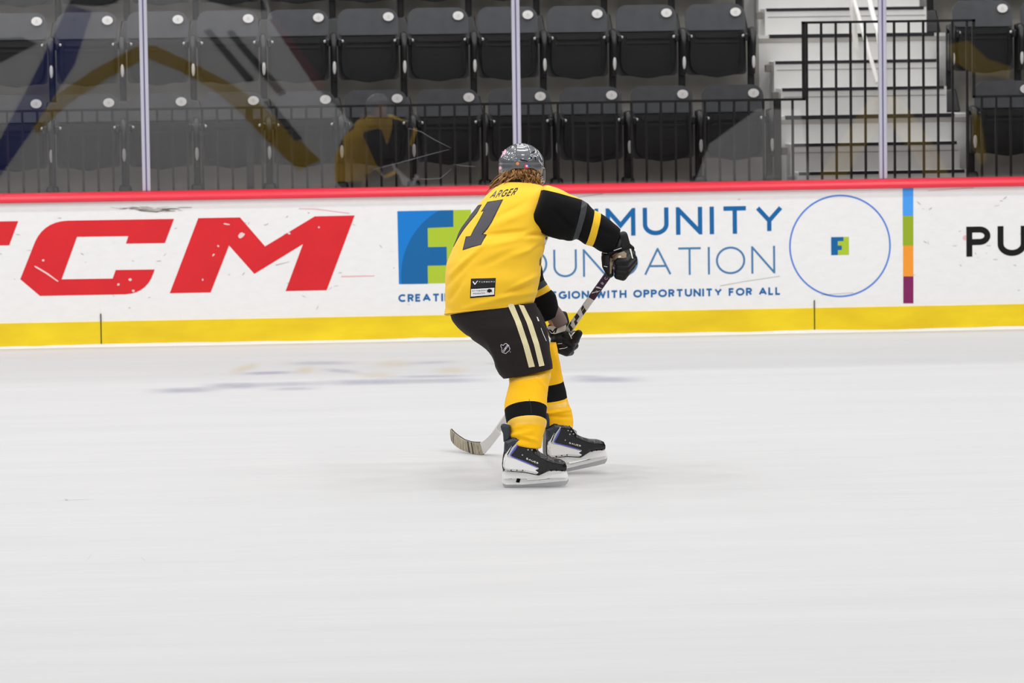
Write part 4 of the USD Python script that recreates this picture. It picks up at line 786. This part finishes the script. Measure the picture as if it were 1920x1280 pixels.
def make_skate(place, side, label):
    """place(x, y, z): local heel-to-toe, sideways (towards the camera positive), up -> world"""
    def tr(m):
        v = np.asarray(m.vertices); m = m.copy(); m.vertices = place(v[:, 0], v[:, 2], v[:, 1]); m.fix_normals(); return m
    bt = puffed(boot_p, [(.012, .052), (.007, .047), (.003, .040), (0, .030)])
    v = bt.vertices.copy(); x = v[:, 0]; v[:, 2] *= np.interp(x, [0, .05, .12, .2, .26, .29], [.92, 1.0, .98, 1.08, 1.0, .82]); bt.vertices = v
    B = tr(bt); b = part('skate', B, m_boot, label=label)
    g = tr(puffed(guard_p, [(.008, .028), (.003, .022), (0, .014)], .006, 6)); part('tendon_guard', g, m_slate, b)
    ch = cs(hold_p)-cs(win_p); hd = man((ch.extrude(.026).translate([0, 0, -.013])+cs(hold_p.buffer(-.006).intersection(sbox(-1, .045, 1, 1))).extrude(.058).translate([0, 0, -.029])).refine_to_length(.008)); hd.merge_vertices(); trimesh.smoothing.filter_taubin(hd, iterations=2)
    part('holder', tr(hd), m_hold, b, smooth=35, label='white blade holder'); part('runner', tr(puffed(blade_p, [(0, .0022)], .02, 0)), m_steel, b, smooth=30, label='steel skate blade')
    near = 1.0
    def decal(name, poly, m, off=.0014, edge=.008, on=bt, lab=None):
        out = []
        for gq in getattr(poly, 'geoms', [poly]):
            if gq.is_empty or gq.area < 1e-8: continue
            w, f = trimesh.creation.triangulate_polygon(gq, engine='earcut'); w3, f = trimesh.remesh.subdivide_to_size(np.column_stack([w, np.zeros(len(w))]), f, edge)
            o = np.column_stack([w3[:, 0], w3[:, 1], np.full(len(w3), .3)]); loc, ir, _ = on.ray.intersects_location(o, np.tile([0, 0, -1.], (len(o), 1)), multiple_hits=False)
            zz = np.full(len(o), np.nan); zz[ir] = loc[:, 2]; bad = np.isnan(zz)
            if bad.all(): continue
            gi = np.where(~bad)[0]
            for k_ in np.where(bad)[0]: zz[k_] = zz[gi[np.argmin(((w3[gi, :2]-w3[k_, :2])**2).sum(1))]]
            m_ = trimesh.Trimesh(np.column_stack([w3[:, 0], w3[:, 1], zz+off]), f, process=False); out.append(m_)
        if not out: return
        mm = cat(out); vv = np.asarray(mm.vertices); mm.vertices = place(vv[:, 0], vv[:, 2], vv[:, 1])
        if (mm.face_normals@_f).mean() > 0: mm.invert()
        return part(name, mm, m, b, label=lab)
    decal('heel_panel', Polygon(zs([(138, 450), (275, 395), (345, 430), (230, 520), (160, 620), (135, 640), (134, 560)])), m_slate)
    decal('quarter_panel', Polygon(zs([(138, 640), (205, 540), (232, 530), (170, 640), (175, 672), (300, 715), (640, 862), (590, 880), (640, 920), (600, 950), (420, 912), (112, 890), (106, 800), (118, 700)])), m_quart, .0012, lab='white quarter panel')
    decal('chevron', Polygon(zs([(350, 432), (352, 452), (300, 520), (215, 640), (240, 672), (640, 846), (640, 858), (300, 715), (180, 675), (172, 655), (200, 620), (240, 540), (300, 480)])), m_silver, .0018)
    decal('chevron_edge', Polygon(zs([(348, 462), (345, 490), (300, 560), (232, 648), (250, 668), (440, 745), (630, 836), (620, 842), (430, 762), (236, 678), (212, 655), (222, 625), (280, 540)])), m_violet, .0024, lab='violet chevron line')
    for i_, q in enumerate(word('BAUER', .24, .22)[0]):
        decal('boot_letter', affinity.affine_transform(q, [.0098, .0018, -.0042, .0082, *zs([(455, 716)])[0]]), m_trim, .0024, .006)
    for x_, y_, r_ in ((465, 510, .0030), (515, 530, .0034), (486, 572, .0034), (400, 650, .0030), (345, 442, .0026), (545, 575, .003), (236, 520, .002)): decal('eyelet_glint', Point(*zs([(x_, y_)])[0]).buffer(r_, 5), m_silver, .0028)  # silver dots: lace eyelets together with painted highlights on the boot
    lc = []
    for i_, (x_, y_) in enumerate(((520, 480), (545, 530), (580, 575), (615, 618), (660, 655), (715, 690), (770, 715), (830, 738))):
        a_ = zs([(x_-32, y_+22)])[0]; c0 = zs([(x_+4, y_-6)])[0]
        w_ = .046-.0018*i_
        lc.append(tube([(a_[0], a_[1], w_), (c0[0], c0[1]+.002, w_*.45), (c0[0]+.002, c0[1]+.004, 0), (c0[0], c0[1]+.002, -w_*.45), (a_[0], a_[1], -w_)], [.0024]*5, 6))
    part('lace', tr(cat(lc[:5])), m_lace, b, label='pale laces'); part('lace', tr(cat(lc[5:])), m_slate, b)
    bow = [tube([(zs([(p, q)])[0][0], zs([(p, q)])[0][1], z) for p, q, z in pts], .003, 6) for pts in ([(545, 545, .01), (590, 520, .02), (630, 560, .022), (600, 590, .015), (560, 560, .01)], [(560, 560, .0), (620, 545, .01), (640, 600, .012), (600, 620, .01)], [(500, 455, .025), (540, 470, .026), (560, 500, .02)])]
    part('lace_bow', tr(cat(bow)), m_lace, b)
    for (x_, y_) in ((125, 868), (228, 882), (315, 880), (400, 882), (742, 912), (830, 902), (910, 900), (992, 906)):
        k_ = trimesh.creation.cylinder(.0024, .112 if x_ < 500 else .064, sections=10); c0 = zs([(x_, y_)])[0]; k_.apply_translation([c0[0], c0[1], 0]); part('rivet', tr(k_), m_dark, b)
    k_ = ex_poly(Polygon(zs([(300, 1070), (318, 1012), (368, 1025), (350, 1080)])), .032); k_.apply_translation([0, 0, -.016]); part('holder_trigger', tr(k_), m_dark, b)
    for pts in ([(205, 960), (225, 1000), (242, 965)], [(150, 1010), (240, 1018)]):
        k_ = ex_poly(LineString(zs(pts)).buffer(.0009), .0285); k_.apply_translation([0, 0, -.01425]); part('holder_mark', tr(k_), m_grey, b)
    return b
o1 = G(943, 913.8); hd1 = -.055
def place1(x, y, z):
    e = np.array([math.cos(hd1), math.sin(hd1), 0]); s = np.array([math.sin(hd1), -math.cos(hd1), 0])
    return o1+np.outer(x, e)+np.outer(y, s)+np.outer(z, [0, 0, 1.])
make_skate(place1, 1, 'near black and white hockey skate')
o2 = W(1027, 889.5, -8.36); o2[2] = max(o2[2], .0)
a2_, p2_ = .22, .115
def place2(x, y, z):
    e = np.array([math.cos(a2_)*math.cos(p2_), math.sin(a2_)*math.cos(p2_), math.sin(p2_)]); s = np.array([math.sin(a2_), -math.cos(a2_), 0]); u = np.cross(s, e); u *= np.sign(u[2])
    return o2+np.outer(x, e)+np.outer(y, s)+np.outer(z, u)
make_skate(place2, -1, 'far black and white hockey skate, toe raised')
